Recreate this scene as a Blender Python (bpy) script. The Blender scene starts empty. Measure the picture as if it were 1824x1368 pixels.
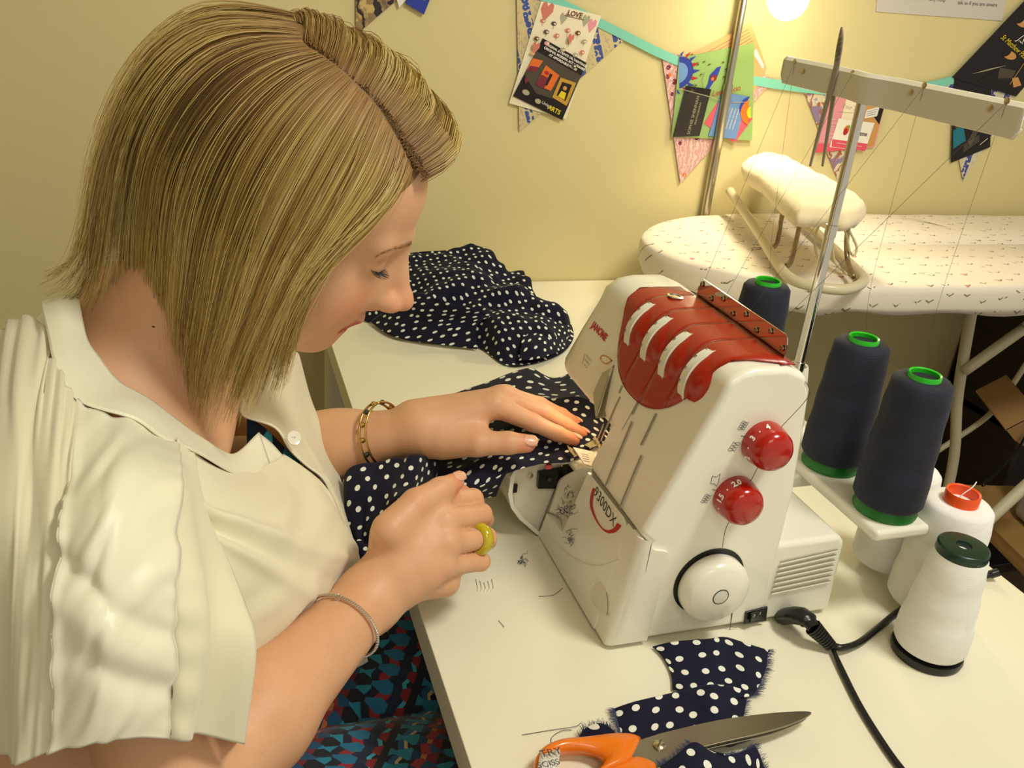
import bpy, bmesh, math, random
import numpy as np
from mathutils import Vector, Matrix, Euler
random.seed(7); RNG = np.random.default_rng(7)
S = bpy.context.scene
COL = S.collection
# ------------------------------------------------------------------ camera (origin: table-top height, under the camera)
FPX, CX, CY, HC = 1590.0, 912.0, 684.0, 0.58
CR = np.array([[0.94978516, -0.30082865, 0.08608298],
               [-0.05277223, -0.42517379, -0.90357199],
               [0.30842057, 0.85365647, -0.41969915]])
CO = np.array([0, 0, HC])
cam_d = bpy.data.cameras.new('camera'); cam = bpy.data.objects.new('camera', cam_d); COL.objects.link(cam)
cam_d.sensor_width = 36; cam_d.lens = FPX/1824*36; cam_d.clip_start = 0.02
m = Matrix.Identity(4)
for i in range(3):
    m[i][0] = CR[0][i]; m[i][1] = -CR[1][i]; m[i][2] = -CR[2][i]; m[i][3] = CO[i]
cam.matrix_world = m
S.camera = cam
# ------------------------------------------------------------------ world, lights, exposure
S.view_settings.view_transform = 'Standard'; S.view_settings.look = 'None'
S.view_settings.gamma = 1; S.view_settings.use_curve_mapping = False
S.view_settings.exposure = EXPOSURE = 0.0
wd = bpy.data.worlds.new('world'); S.world = wd; wd.use_nodes = True
bg = wd.node_tree.nodes['Background']; bg.inputs[0].default_value = (1.0, 0.93, 0.76, 1); bg.inputs[1].default_value = 0.62
def area(name, loc, target, size, power, color, sy=None):
    l = bpy.data.lights.new(name, 'AREA'); l.energy = power; l.color = color; l.size = size
    if sy: l.shape = 'RECTANGLE'; l.size_y = sy
    o = bpy.data.objects.new(name, l); COL.objects.link(o); o.location = loc
    o.rotation_euler = (Vector(target)-Vector(loc)).to_track_quat('-Z', 'Y').to_euler()
    return o
area('ceiling_light', (0.95, 0.15, 1.62), (0.4, 0.9, 0.0), 0.34, 18.5, (1.0, 0.96, 0.84))
area('left_fill_light', (0.1, -0.7, 1.66), (0.2, 1.0, 0.0), 0.7, 7, (1.0, 0.95, 0.82))  # soft fill added to brighten the left side, not a fitting of the room
T0 = -0.74     # floor level

# ------------------------------------------------------------------ pixel helpers: meet a sight line with a plane of the place
def ray(px, py):
    return CR.T @ np.array([(px-CX)/FPX, (py-CY)/FPX, 1.0])
def atY(px, py, y): r = ray(px, py); return CO + r*(y/r[1])
def atX(px, py, x): r = ray(px, py); return CO + r*(x/r[0])
def atZ(px, py, z): r = ray(px, py); return CO + r*((z-HC)/r[2])
def atP(px, py, p0, n):
    r = ray(px, py); n = np.array(n, float); return CO + r*(np.dot(n, np.array(p0)-CO)/np.dot(n, r))
def proj(p):
    q = CR @ (np.array(p)-CO); return CX+FPX*q[0]/q[2], CY+FPX*q[1]/q[2]

# ------------------------------------------------------------------ materials
def lin(c):
    c = np.array(c, float)/255.0
    return tuple(np.where(c <= 0.04045, c/12.92, ((c+0.055)/1.055)**2.4))
def mat(name, rgb, rough=0.5, metal=0.0, spec=0.5, coat=0.0, trans=0.0, sheen=0.0, sss=0.0, alpha=1.0, raw=False, emit=None, es=0):
    m = bpy.data.materials.new(name); m.use_nodes = True
    b = m.node_tree.nodes['Principled BSDF']
    c = tuple(rgb) if raw else lin(rgb)
    b.inputs['Base Color'].default_value = (*c, 1); b.inputs['Roughness'].default_value = rough
    b.inputs['Metallic'].default_value = metal; b.inputs['Specular IOR Level'].default_value = spec
    b.inputs['Coat Weight'].default_value = coat; b.inputs['Coat Roughness'].default_value = 0.08
    b.inputs['Transmission Weight'].default_value = trans; b.inputs['Sheen Weight'].default_value = sheen
    if sss:
        b.inputs['Subsurface Weight'].default_value = sss; b.inputs['Subsurface Scale'].default_value = 0.006
        b.inputs['Subsurface Radius'].default_value = (1.0, 0.35, 0.2)
    b.inputs['Alpha'].default_value = alpha
    if emit: b.inputs['Emission Color'].default_value = (*emit, 1); b.inputs['Emission Strength'].default_value = es
    return m
class NT:
    def __init__(s, m): s.m = m; s.t = m.node_tree; s.b = s.t.nodes['Principled BSDF']
    def n(s, typ, **kw):
        nd = s.t.nodes.new(typ)
        for k, v in kw.items():
            if k in nd.inputs.keys() if isinstance(k, str) else False: nd.inputs[k].default_value = v
            else: setattr(nd, k, v)
        return nd
    def l(s, a, b): s.t.links.new(a, b)
    def coord(s, kind='Object', scale=(1, 1, 1), rot=(0, 0, 0), loc=(0, 0, 0)):
        tc = s.n('ShaderNodeTexCoord'); mp = s.n('ShaderNodeMapping')
        mp.inputs['Scale'].default_value = scale; mp.inputs['Rotation'].default_value = rot; mp.inputs['Location'].default_value = loc
        s.l(tc.outputs[kind], mp.inputs[0]); return mp.outputs[0]
    def noise(s, co, scale, detail=3, rough=0.5, dist=0.0):
        nd = s.n('ShaderNodeTexNoise'); nd.inputs['Scale'].default_value = scale; nd.inputs['Detail'].default_value = detail
        nd.inputs['Roughness'].default_value = rough; nd.inputs['Distortion'].default_value = dist
        s.l(co, nd.inputs['Vector']); return nd.outputs['Fac']
    def voro(s, co, scale, rnd=1.0, out='Distance', feature='F1'):
        nd = s.n('ShaderNodeTexVoronoi'); nd.feature = feature; nd.inputs['Scale'].default_value = scale; nd.inputs['Randomness'].default_value = rnd
        s.l(co, nd.inputs['Vector']); return nd.outputs[out]
    def wave(s, co, scale, dist=0, detail=2, dscale=1, axis='X', prof='SIN'):
        nd = s.n('ShaderNodeTexWave'); nd.bands_direction = axis; nd.wave_profile = prof
        nd.inputs['Scale'].default_value = scale; nd.inputs['Distortion'].default_value = dist
        nd.inputs['Detail'].default_value = detail; nd.inputs['Detail Scale'].default_value = dscale
        s.l(co, nd.inputs['Vector']); return nd.outputs['Fac']
    def ramp(s, fac, stops, const=False):
        r = s.n('ShaderNodeValToRGB'); e = r.color_ramp
        if const: e.interpolation = 'CONSTANT'
        while len(e.elements) < len(stops): e.elements.new(0.5)
        for el, (p, c) in zip(e.elements, stops):
            el.position = p; el.color = (*(lin(c) if max(c) > 1.0 else c), 1)
        s.l(fac, r.inputs[0]); return r.outputs[0]
    def mix(s, fac, a, b, typ='MIX'):
        x = s.n('ShaderNodeMix'); x.data_type = 'RGBA'; x.blend_type = typ
        for v, i in ((fac, 0), (a, 6), (b, 7)):
            if isinstance(v, (int, float)): x.inputs[i].default_value = v
            elif isinstance(v, tuple): x.inputs[i].default_value = (*(lin(v) if max(v) > 1 else v), 1)
            else: s.l(v, x.inputs[i])
        return x.outputs[2]
    def math(s, op, a, b=0.0, c=None):
        x = s.n('ShaderNodeMath'); x.operation = op
        for v, i in ((a, 0), (b, 1)) + (((c, 2),) if c is not None else ()):
            if isinstance(v, (int, float)): x.inputs[i].default_value = v
            else: s.l(v, x.inputs[i])
        return x.outputs[0]
    def sep(s, co):
        x = s.n('ShaderNodeSeparateXYZ'); s.l(co, x.inputs[0]); return x.outputs
    def color(s, c): s.l(c, s.b.inputs['Base Color'])
    def bump(s, h, strength=0.2, dist=0.001):
        bn = s.n('ShaderNodeBump'); bn.inputs['Strength'].default_value = strength; bn.inputs['Distance'].default_value = dist
        s.l(h, bn.inputs['Height']); s.l(bn.outputs[0], s.b.inputs['Normal'])

# ------------------------------------------------------------------ mesh builder
class MB:
    def __init__(s): s.v = []; s.f = []; s.mi = []; s.uv = None
    def add(s, vs, fs, mi=0):
        b = len(s.v); s.v += [tuple(map(float, p)) for p in vs]; s.f += [tuple(b+i for i in f) for f in fs]; s.mi += [mi]*len(fs); return s
    def box(s, lo, hi, mi=0):
        x0, y0, z0 = lo; x1, y1, z1 = hi
        vs = [(x0,y0,z0),(x1,y0,z0),(x1,y1,z0),(x0,y1,z0),(x0,y0,z1),(x1,y0,z1),(x1,y1,z1),(x0,y1,z1)]
        return s.add(vs, [(0,3,2,1),(4,5,6,7),(0,1,5,4),(1,2,6,5),(2,3,7,6),(3,0,4,7)], mi)
    def prism(s, poly, d, mi=0):
        """poly: ordered 3D points of a flat outline; d: extrusion vector"""
        n = len(poly); p = np.array(poly, float); q = p+np.array(d, float)
        return s.add(list(p)+list(q), [tuple(range(n))[::-1], tuple(range(n, 2*n))]+[(i, (i+1) % n, n+(i+1) % n, n+i) for i in range(n)], mi)
    def tube(s, pts, r, n=8, mi=0, cap=True, flat=1.0, up=None):
        pts = [np.array(p, float) for p in pts]; m_ = len(pts)
        rs = r if hasattr(r, '__len__') else [r]*m_
        t0 = pts[1]-pts[0]; t0 /= np.linalg.norm(t0)
        a = np.array(up, float) if up is not None else (np.array([0, 0, 1.]) if abs(t0[2]) < .9 else np.array([1., 0, 0]))
        vs = []
        for i, p in enumerate(pts):
            t = pts[min(i+1, m_-1)]-pts[max(i-1, 0)]; t = t/(np.linalg.norm(t)+1e-12)
            u = a-np.dot(a, t)*t; u /= np.linalg.norm(u)+1e-12; w = np.cross(t, u); a = u
            for k in range(n):
                an = 2*math.pi*k/n; vs.append(p+rs[i]*(flat*math.cos(an)*u+math.sin(an)*w))
        fs = [(i*n+k, i*n+(k+1) % n, (i+1)*n+(k+1) % n, (i+1)*n+k) for i in range(m_-1) for k in range(n)]
        if cap: fs += [tuple(range(n))[::-1], tuple((m_-1)*n+k for k in range(n))]
        return s.add(vs, fs, mi)
    def lathe(s, prof, n=32, c=(0, 0, 0), axis=(0, 0, 1), mi=0, close=True):
        ax = Vector(axis).normalized(); q = Vector((0, 0, 1)).rotation_difference(ax); c = Vector(c); vs = []
        for r, z in prof:
            for k in range(n):
                an = 2*math.pi*k/n; vs.append(tuple(c+q@Vector((r*math.cos(an), r*math.sin(an), z))))
        m_ = len(prof)
        fs = [(i*n+k, i*n+(k+1) % n, (i+1)*n+(k+1) % n, (i+1)*n+k) for i in range(m_-1) for k in range(n)]
        if close: fs += [tuple(range(n))[::-1], tuple((m_-1)*n+k for k in range(n))]
        return s.add(vs, fs, mi)
    def grid(s, P, mi=0, wrap=False):
        P = np.asarray(P); a, b = P.shape[:2]
        fs = [(i*b+j, i*b+j+1, (i+1)*b+j+1, (i+1)*b+j) for i in range(a-1) for j in range(b-1)]
        if wrap: fs += [(i*b+b-1, i*b, (i+1)*b, (i+1)*b+b-1) for i in range(a-1)]
        return s.add(P.reshape(-1, 3), fs, mi)
    def ball(s, c, r, n=16, mi=0):
        r = np.array(r if hasattr(r, '__len__') else (r, r, r), float); c = np.array(c, float)
        m_ = n//2; vs = [c+(0, 0, r[2])]
        for i in range(1, m_):
            for k in range(n):
                a = math.pi*i/m_; b = 2*math.pi*k/n; vs.append(c+r*np.array([math.sin(a)*math.cos(b), math.sin(a)*math.sin(b), math.cos(a)]))
        vs.append(c-(0, 0, r[2])); L = len(vs)-1
        fs = [(0, 1+k, 1+(k+1) % n) for k in range(n)]
        fs += [(1+i*n+k, 1+(i+1)*n+k, 1+(i+1)*n+(k+1) % n, 1+i*n+(k+1) % n) for i in range(m_-2) for k in range(n)]
        fs += [(L, 1+(m_-2)*n+(k+1) % n, 1+(m_-2)*n+k) for k in range(n)]
        return s.add(vs, fs, mi)
    def build(s, name, mats, parent=None, smooth=True, bevel=0, seg=3, ang=35, subsurf=0, solid=0, fixn=True):
        me = bpy.data.meshes.new(name); me.from_pydata(s.v, [], s.f)
        mats = mats if isinstance(mats, (list, tuple)) else [mats]
        for mm in mats: me.materials.append(mm)
        me.polygons.foreach_set('material_index', s.mi)
        if fixn:
            bm = bmesh.new(); bm.from_mesh(me); bmesh.ops.recalc_face_normals(bm, faces=bm.faces); bm.to_mesh(me); bm.free()
        return link(name, me, parent, smooth, bevel, seg, ang, subsurf, solid)
def link(name, me, parent=None, smooth=True, bevel=0, seg=3, ang=35, subsurf=0, solid=0):
    o = bpy.data.objects.new(name, me); COL.objects.link(o)
    if parent is not None:
        o.parent = parent; p = parent; off = Vector((0, 0, 0))
        while p is not None: off += p.location; p = p.parent
        if not parent.get('local'): o.location = -off
    if smooth:
        if bevel or ang < 180:
            try: me.shade_flat()
            except Exception: pass
            me.polygons.foreach_set('use_smooth', [True]*len(me.polygons))
            me.set_sharp_from_angle(angle=math.radians(ang)) if not bevel else None
        else: me.polygons.foreach_set('use_smooth', [True]*len(me.polygons))
    if solid:
        md = o.modifiers.new('s', 'SOLIDIFY'); md.thickness = solid; md.offset = 0
    if bevel:
        md = o.modifiers.new('b', 'BEVEL'); md.width = bevel; md.segments = seg; md.limit_method = 'ANGLE'; md.angle_limit = math.radians(ang); md.harden_normals = True
    if subsurf:
        md = o.modifiers.new('u', 'SUBSURF'); md.levels = subsurf; md.render_levels = subsurf
    return o
def tag(o, label=None, cat=None, group=None, kind=None):
    if label: o['label'] = label
    if cat: o['category'] = cat
    if group: o['group'] = group
    if kind: o['kind'] = kind
    return o
def thing(name, label, cat, loc=(0, 0, 0), group=None, local=False):
    o = bpy.data.objects.new(name, None); COL.objects.link(o); o.location = loc; o.empty_display_size = 0.05
    if local: o['local'] = 1
    return tag(o, label, cat, group)
def dup(root, loc, rotz=0, label=None):
    def cp(o, parent):
        c = o.copy(); COL.objects.link(c)
        if parent is not None: c.parent = parent
        for ch in list(o.children): cp(ch, c)
        return c
    r = cp(root, None); r.location = loc; r.rotation_euler = (0, 0, rotz)
    if label: r['label'] = label
    return r
def cr(pts, n=8, closed=False):
    """Catmull-Rom through points"""
    P = [np.array(p, float) for p in pts]; out = []
    N = len(P)
    for i in range(N if closed else N-1):
        if closed: a, b, c, d = P[(i-1) % N], P[i], P[(i+1) % N], P[(i+2) % N]
        else: a, b, c, d = P[max(i-1, 0)], P[i], P[i+1], P[min(i+2, N-1)]
        for k in range(n):
            t = k/n; out.append(0.5*((2*b)+(-a+c)*t+(2*a-5*b+4*c-d)*t*t+(-a+3*b-3*c+d)*t**3))
    if not closed: out.append(P[-1])
    return out
def crgrid(G, nu=6, nv=6):
    """bicubic (Catmull-Rom) refinement of a grid of 3D points"""
    rows = [cr(r, nv) for r in G]
    cols = [cr([rows[i][j] for i in range(len(rows))], nu) for j in range(len(rows[0]))]
    return np.array(cols).transpose(1, 0, 2)
def text_bits(s_, size, mode='C', bold=0.0):
    cu = bpy.data.curves.new('t', 'FONT'); cu.body = s_; cu.size = size; cu.align_x = 'CENTER' if mode == 'C' else 'LEFT'; cu.align_y = 'CENTER'
    cu.resolution_u = 3; cu.offset = bold
    o = bpy.data.objects.new('t', cu); COL.objects.link(o)
    dg = bpy.context.evaluated_depsgraph_get(); me = bpy.data.meshes.new_from_object(o.evaluated_get(dg))
    vs = [tuple(v.co) for v in me.vertices]; fs = [tuple(p.vertices) for p in me.polygons]
    bpy.data.objects.remove(o); bpy.data.curves.remove(cu); bpy.data.meshes.remove(me)
    return vs, fs
def add_text(mb, s_, size, o, u, v, mi=0, bold=0.0, mode='C', lift=0.0003):
    o, u, v = (np.array(q, float) for q in (o, u, v)); u = u/np.linalg.norm(u); v = v-np.dot(u, v)*u; v /= np.linalg.norm(v); n = np.cross(u, v)
    vs, fs = text_bits(s_, size, mode, bold)
    mb.add([o+u*a+v*b+n*lift for a, b, _ in vs], fs, mi)
# value noise for shapes
_pr = RNG.permutation(512)
def vnoise(p, seed=0):
    p = np.asarray(p, float); i = np.floor(p).astype(int); f = p-i; f = f*f*(3-2*f); r = 0
    for dx in (0, 1):
        for dy in (0, 1):
            for dz in (0, 1):
                h = (i[..., 0]+dx)*374761393+(i[..., 1]+dy)*668265263+(i[..., 2]+dz)*2147483647+seed*974711
                h = (h ^ (h >> 13))*1274126177; h = ((h ^ (h >> 16)) & 0xffff)/65535.0
                r = r+h*(f[..., 0] if dx else 1-f[..., 0])*(f[..., 1] if dy else 1-f[..., 1])*(f[..., 2] if dz else 1-f[..., 2])
    return r*2-1
# ================================================================== room
YW = 1.659
M = {}
M['wall'] = mat('wall', (226, 212, 160), rough=0.75, spec=0.25)
t = NT(M['wall']); c = t.coord(scale=(1, 1, 1)); nz = t.noise(c, 2.0, 3)
t.color(t.mix(nz, (212, 200, 146), (222, 209, 156))); t.bump(t.noise(c, 220, 4), 0.25, 0.0006)
M['floor'] = mat('floor', (96, 78, 58), rough=0.8)
t = NT(M['floor']); c = t.coord(); t.color(t.mix(t.noise(c, 60, 4), (84, 66, 46), (112, 92, 68))); t.bump(t.noise(c, 300, 3), 0.4, 0.002)
def struct(name, lo, hi, m):
    b = MB(); b.box(lo, hi); o = b.build(name, m, smooth=False); return tag(o, kind='structure')
struct('floor', (-2.2, -1.9, T0-0.05), (3.4, YW+0.1, T0), M['floor'])
struct('wall_back', (-2.2, YW, T0), (3.4, YW+0.1, 1.75), M['wall'])
struct('wall_left', (-2.3, -1.9, T0), (-2.2, YW+0.1, 1.75), M['wall'])
struct('ceiling', (-2.2, -1.9, 1.75), (3.4, YW+0.1, 1.82), mat('ceiling', (228, 220, 196), 0.9))

def Wp(px, py, off=0.002): return atY(px, py, YW-off)

# ------------------------------------------------------------------ sewing table
M['table'] = mat('table_white', (236, 232, 208), rough=0.32, spec=0.45)
t = NT(M['table']); c = t.coord(); t.color(t.mix(t.noise(c, 9, 4), (232, 228, 203), (238, 234, 212)))
r_ = t.ramp(t.noise(c, 14, 3), [(0.3, (0.28,)*3), (0.7, (0.42,)*3)]); t.l(r_, t.b.inputs['Roughness'])
tb = thing('sewing_table', 'white laminate table with square edges carrying the overlocker machine', 'table', (0.5, 0.8, T0))
b = MB(); b.box((0.173, -0.12, -0.036), (0.838, YW-0.004, 0.0)); b.build('table_top', M['table'], tb, bevel=0.0012, seg=2)
for x in (0.21, 0.80):
    for y in (-0.07, 1.60):
        b = MB(); b.lathe([(0.02, T0+0.001), (0.02, -0.036)], 20, (x, y, 0)); b.build('leg', M['table'], tb)

# ------------------------------------------------------------------ ironing board
M['cover'] = mat('ironing_cover', (232, 222, 202), rough=0.85, sheen=0.2)
t = NT(M['cover']); c_ = t.coord(); q_ = t.sep(c_); cb = t.n('ShaderNodeCombineXYZ'); t.l(q_[0], cb.inputs[0]); t.l(t.math('SUBTRACT', t.math('MULTIPLY', q_[1], .8), t.math('MULTIPLY', q_[2], -1.0)), cb.inputs[1]); c = cb.outputs[0]
# small sprigs: leaves (green-brown) and buds (pink) scattered
nzc = t.n('ShaderNodeTexNoise'); nzc.inputs['Scale'].default_value = 120; t.l(c, nzc.inputs['Vector'])
v1 = t.n('ShaderNodeTexVoronoi'); v1.inputs['Scale'].default_value = 26; v1.inputs['Randomness'].default_value = 0.55; t.l(c, v1.inputs['Vector'])
vs_ = t.n('ShaderNodeVectorMath'); vs_.operation = 'SUBTRACT'; t.l(c, vs_.inputs[0])
# local coordinate inside each cell
sc = t.n('ShaderNodeVectorMath'); sc.operation = 'SCALE'; sc.inputs['Scale'].default_value = 26; t.l(c, sc.inputs[0])
ps = t.n('ShaderNodeVectorMath'); ps.operation = 'SCALE'; ps.inputs['Scale'].default_value = 26; t.l(v1.outputs['Position'], ps.inputs[0])
t.l(sc.outputs[0], vs_.inputs[0]); t.l(ps.outputs[0], vs_.inputs[1])
sx = t.sep(vs_.outputs[0])
ax_ = t.math('ABSOLUTE', t.math('SUBTRACT', sx[0], t.math('MULTIPLY', nzc.outputs['Fac'], 0.12)))
ay_ = t.math('ABSOLUTE', t.math('SUBTRACT', sx[1], t.math('MULTIPLY', ax_, 0.6)))
leaf = t.math('MULTIPLY', t.math('LESS_THAN', ay_, 0.04), t.math('LESS_THAN', ax_, 0.2))
leaf = t.math('MULTIPLY', leaf, t.math('GREATER_THAN', nzc.outputs['Fac'], 0.44))
bud = t.math('MULTIPLY', t.math('LESS_THAN', v1.outputs['Distance'], 0.11), t.math('GREATER_THAN', t.sep(v1.outputs['Color'])[0], 0.35))
c1 = t.mix(leaf, (236, 226, 208), (132, 126, 92)); c2 = t.mix(bud, c1, (206, 128, 122)); t.color(c2)
t.bump(t.noise(c, 420, 2), 0.1, 0.0005)
M['pipe'] = mat('cream_tube', (212, 203, 170), rough=0.35)
IB = thing('ironing_board', 'ironing board with a white rosebud-print cover and cream tube legs', 'ironing board', (1.4, 1.35, T0))
ZB = 0.152
# outline of the board: nose to the left
out = [(1.98, 1.635), (1.6, 1.637), (1.25, 1.638), (1.02, 1.63), (0.86, 1.575), (0.77, 1.49), (0.742, 1.40), (0.765, 1.31), (0.83, 1.235), (0.92, 1.19), (1.05, 1.165), (1.3, 1.15), (1.6, 1.145), (1.98, 1.145)]
oc = np.array(cr([(x, y, 0) for x, y in out], 8)); cen = np.array([1.45, 1.395, 0])
P = []
L = len(oc); seam = []
for fr, z in ((0.0, 0), (0.5, 0), (0.9, 0.0), (0.975, -0.001), (0.995, -0.006), (1.0, -0.014)):
    row = []
    for q in oc:
        base = np.array([min(q[0], 1.9) if q[0] > 1.5 else max(q[0]+0.2, 1.0), 1.395, 0])
        p = base+(q-base)*fr; p[2] = 0; p[2] = ZB+z+0.0012*vnoise(p*16)*min(1, fr*2)
        row.append(p)
    P.append(row)
for k, (inn, dz) in enumerate(((1.0, -0.026), (0.995, -0.040), (0.985, -0.052))):
    row = []
    for i, q in enumerate(oc):
        base = np.array([min(q[0], 1.9) if q[0] > 1.5 else max(q[0]+0.2, 1.0), 1.395, 0])
        p = base+(q-base)*inn; s_ = i*0.9
        p[2] = ZB+dz+(0.0035*math.sin(s_)+0.003*math.sin(s_*0.37))*(k == 2)
        row.append(p)
    P.append(row)
b = MB(); b.grid(P); b.build('padded_cover', M['cover'], IB, ang=180, solid=0.002)
b = MB(); b.prism([(*(np.array([1.4, 1.395])+(q[:2]-np.array([1.4, 1.395]))*0.97), ZB-0.03) for q in oc], (0, 0, 0.02)); b.build('metal_top', mat('board_metal', (120, 116, 100), 0.4, 0.6), IB, smooth=False)
def leg(pts, r, name='leg'):
    b = MB(); b.tube(cr(pts, 6), r, 14); return b.build(name, M['pipe'], IB, ang=180)
leg([(1.459, 1.35, ZB-0.03), (1.51, 1.35, -0.16), (1.568, 1.35, -0.368), (1.595, 1.345, T0+0.01)], 0.0115)
leg([atY(1824, 585, 1.30), atY(1716, 662, 1.335)], 0.0115, 'brace')
leg([atY(1900, 530, 1.30), atY(1824, 585, 1.30)], 0.0115, 'brace')
leg([atY(1830, 645, 1.42), atY(1790, 705, 1.42), atY(1755, 745, 1.42), atY(1690, 790, 1.42), atY(1600, 850, 1.42)], 0.0065, 'stretcher')
leg([atY(1900, 800, 1.10), atY(1824, 868, 1.10), atY(1735, 950, 1.10), atY(1640, 1040, 1.10)], 0.0118)
# ------------------------------------------------------------------ sleeve board on it
M['calico'] = mat('calico', (242, 226, 186), rough=0.9, sheen=0.3)
t = NT(M['calico']); c = t.coord(); t.color(t.mix(t.noise(c, 25, 5), (236, 218, 172), (246, 234, 200))); t.bump(t.noise(c, 70, 4), 0.35, 0.003)
M['rust'] = mat('rusty_steel', (150, 120, 80), rough=0.4, metal=0.8)
t = NT(M['rust']); t.color(t.mix(t.noise(t.coord(), 60, 4), (196, 186, 150), (110, 74, 40)))
SBd = thing('sleeve_board', 'small padded sleeve board in cream calico on a bent tube stand', 'sleeve board', (1.05, 1.3, ZB))
zt = 0.285
sp = [atZ(1325, 285, zt), atZ(1352, 268, zt), atZ(1400, 275, zt), atZ(1470, 312, zt), atZ(1538, 350, zt), atZ(1540, 368, zt), atZ(1515, 378, zt), atZ(1460, 370, zt), atZ(1425, 368, zt), atZ(1400, 348, zt), atZ(1360, 312, zt)]
sp = cr(sp, 6, closed=True); cc = np.mean(sp, axis=0)
P = []
for fr, dz in ((0.02, 0.007), (0.4, 0.006), (0.75, 0.004), (0.92, 0.0), (1.0, -0.010), (1.01, -0.022), (0.95, -0.033), (0.80, -0.036), (0.3, -0.034), (0.02, -0.034)):
    row = []
    for i, q in enumerate(sp):
        p = cc+(q-cc)*fr; p[2] = zt+dz; k = vnoise(p*np.array([55, 55, 30]))
        p = p+np.array([0, 0, 0.0028*k+.0022*vnoise(p*np.array([120, 120, 60]))*(fr > .9)]); row.append(p+(q-cc)*0.030*vnoise(np.array([i*0.9, fr*3, 0]))*(fr > .9)); 
    P.append(row)
b = MB(); b.grid(P, wrap=True); b.build('padded_top', M['calico'], SBd, ang=180)
b = MB(); b.tube(cr([atZ(1300, 340, .205), atZ(1345, 405, .185), atZ(1385, 470, .166), atZ(1410, 497, .163), atZ(1450, 510, .163), atZ(1500, 516, .163), atZ(1530, 508, .163), atZ(1537, 495, .164), atZ(1515, 472, .165), atZ(1465, 425, .168), atZ(1420, 380, .172), atZ(1395, 352, .180)], 8), 0.009, 12)
b.build('base_tube', M['pipe'], SBd, ang=180)
for q in ([atZ(1399, 352, .25), atZ(1391, 395, .215), atZ(1385, 430, .178), atZ(1377, 441, .170)], [atZ(1430, 375, .25), atZ(1418, 430, .20), atZ(1408, 468, .170), atZ(1400, 473, .166)], [atZ(1513, 388, .25), atZ(1508, 430, .21), atZ(1510, 465, .18), atZ(1520, 493, .168)]):
    b = MB(); b.tube(cr(q, 8), 0.0042, 10); b.build('strut', M['rust'], SBd, ang=180)
M['cord_c'] = mat('cotton_cord', (214, 204, 160), rough=0.9)
ZC = 1.235
tie = MB()
for q in ([(1472, 385), (1455, 410), (1452, 440), (1460, 468)], [(1484, 395), (1483, 430), (1487, 465), (1505, 485), (1520, 498)], [(1500, 390), (1515, 415), (1526, 440), (1522, 454), (1514, 448), (1508, 420), (1496, 388)], [(1480, 455), (1500, 480), (1518, 500)]):
    tie.tube(cr([atY(x, y, ZC-0.004*i) for i, (x, y) in enumerate(q)], 8), 0.0022, 6)
tie.build('tie_cord', M['cord_c'], SBd, ang=180)

# ------------------------------------------------------------------ floor lamp
M['steel'] = mat('brushed_steel', (190, 184, 168), rough=0.28, metal=1.0)
M['chrome'] = mat('chrome', (215, 210, 200), rough=0.09, metal=1.0)
lx, ly = 0.990, 1.643
FL = thing('floor_lamp', 'thin steel floor lamp pole with a glowing bulb behind the ironing board', 'lamp', (lx, ly, T0))
b = MB(); b.lathe([(0.0095, T0+0.02), (0.0095, 0.41)], 20, (lx, ly, 0)); b.lathe([(0.0075, 0.41), (0.0075, 0.74)], 20, (lx, ly, 0)); b.build('pole', M['steel'], FL)
b = MB(); b.lathe([(0.11, T0+0.001), (0.11, T0+0.012), (0.02, T0+0.022)], 32, (lx, ly-0.12, 0)); b.tube([(lx, ly-.12, T0+.016), (lx, ly, T0+.03)], .009, 10); b.build('base', M['steel'], FL)
bx = atY(1404, -2, 1.53)
b = MB(); b.tube(cr([(lx, ly, 0.73), (lx+0.01, ly-0.01, 0.78), (lx+0.06, ly-0.05, 0.78), (bx[0], bx[1], 0.72)], 8), 0.006, 10); b.build('arm', M['steel'], FL, ang=180)
tt = Vector((0.1, -0.25, -1)).normalized()
b = MB(); b.lathe([(0.058, 0.012), (0.050, 0.04), (0.03, 0.07), (0.02, 0.09), (0.006, 0.1)], 32, bx+np.array([0, 0, .018]), axis=-tt, close=False)
b.build('lamp_shade', mat('shade_white', (225, 220, 205), 0.4), FL, ang=180, solid=0.002)
b = MB(); b.ball(bx, (0.037, 0.037, 0.037), 24); b.build('bulb', mat('lit_bulb', (255, 240, 200), emit=(1.0, 0.86, 0.58), es=26), FL, ang=180)
l = bpy.data.lights.new('lamp_light', 'SPOT'); l.spot_size = 2.5; l.spot_blend = .6; l.energy = 7; l.color = (1.0, 0.84, 0.56); l.shadow_soft_size = 0.03
o = bpy.data.objects.new('lamp_light', l); COL.objects.link(o); o.location = bx+np.array([0.0, -0.01, -0.045]); o.rotation_euler = Vector((.12, -.55, -1)).to_track_quat('-Z', 'Y').to_euler()
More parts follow.
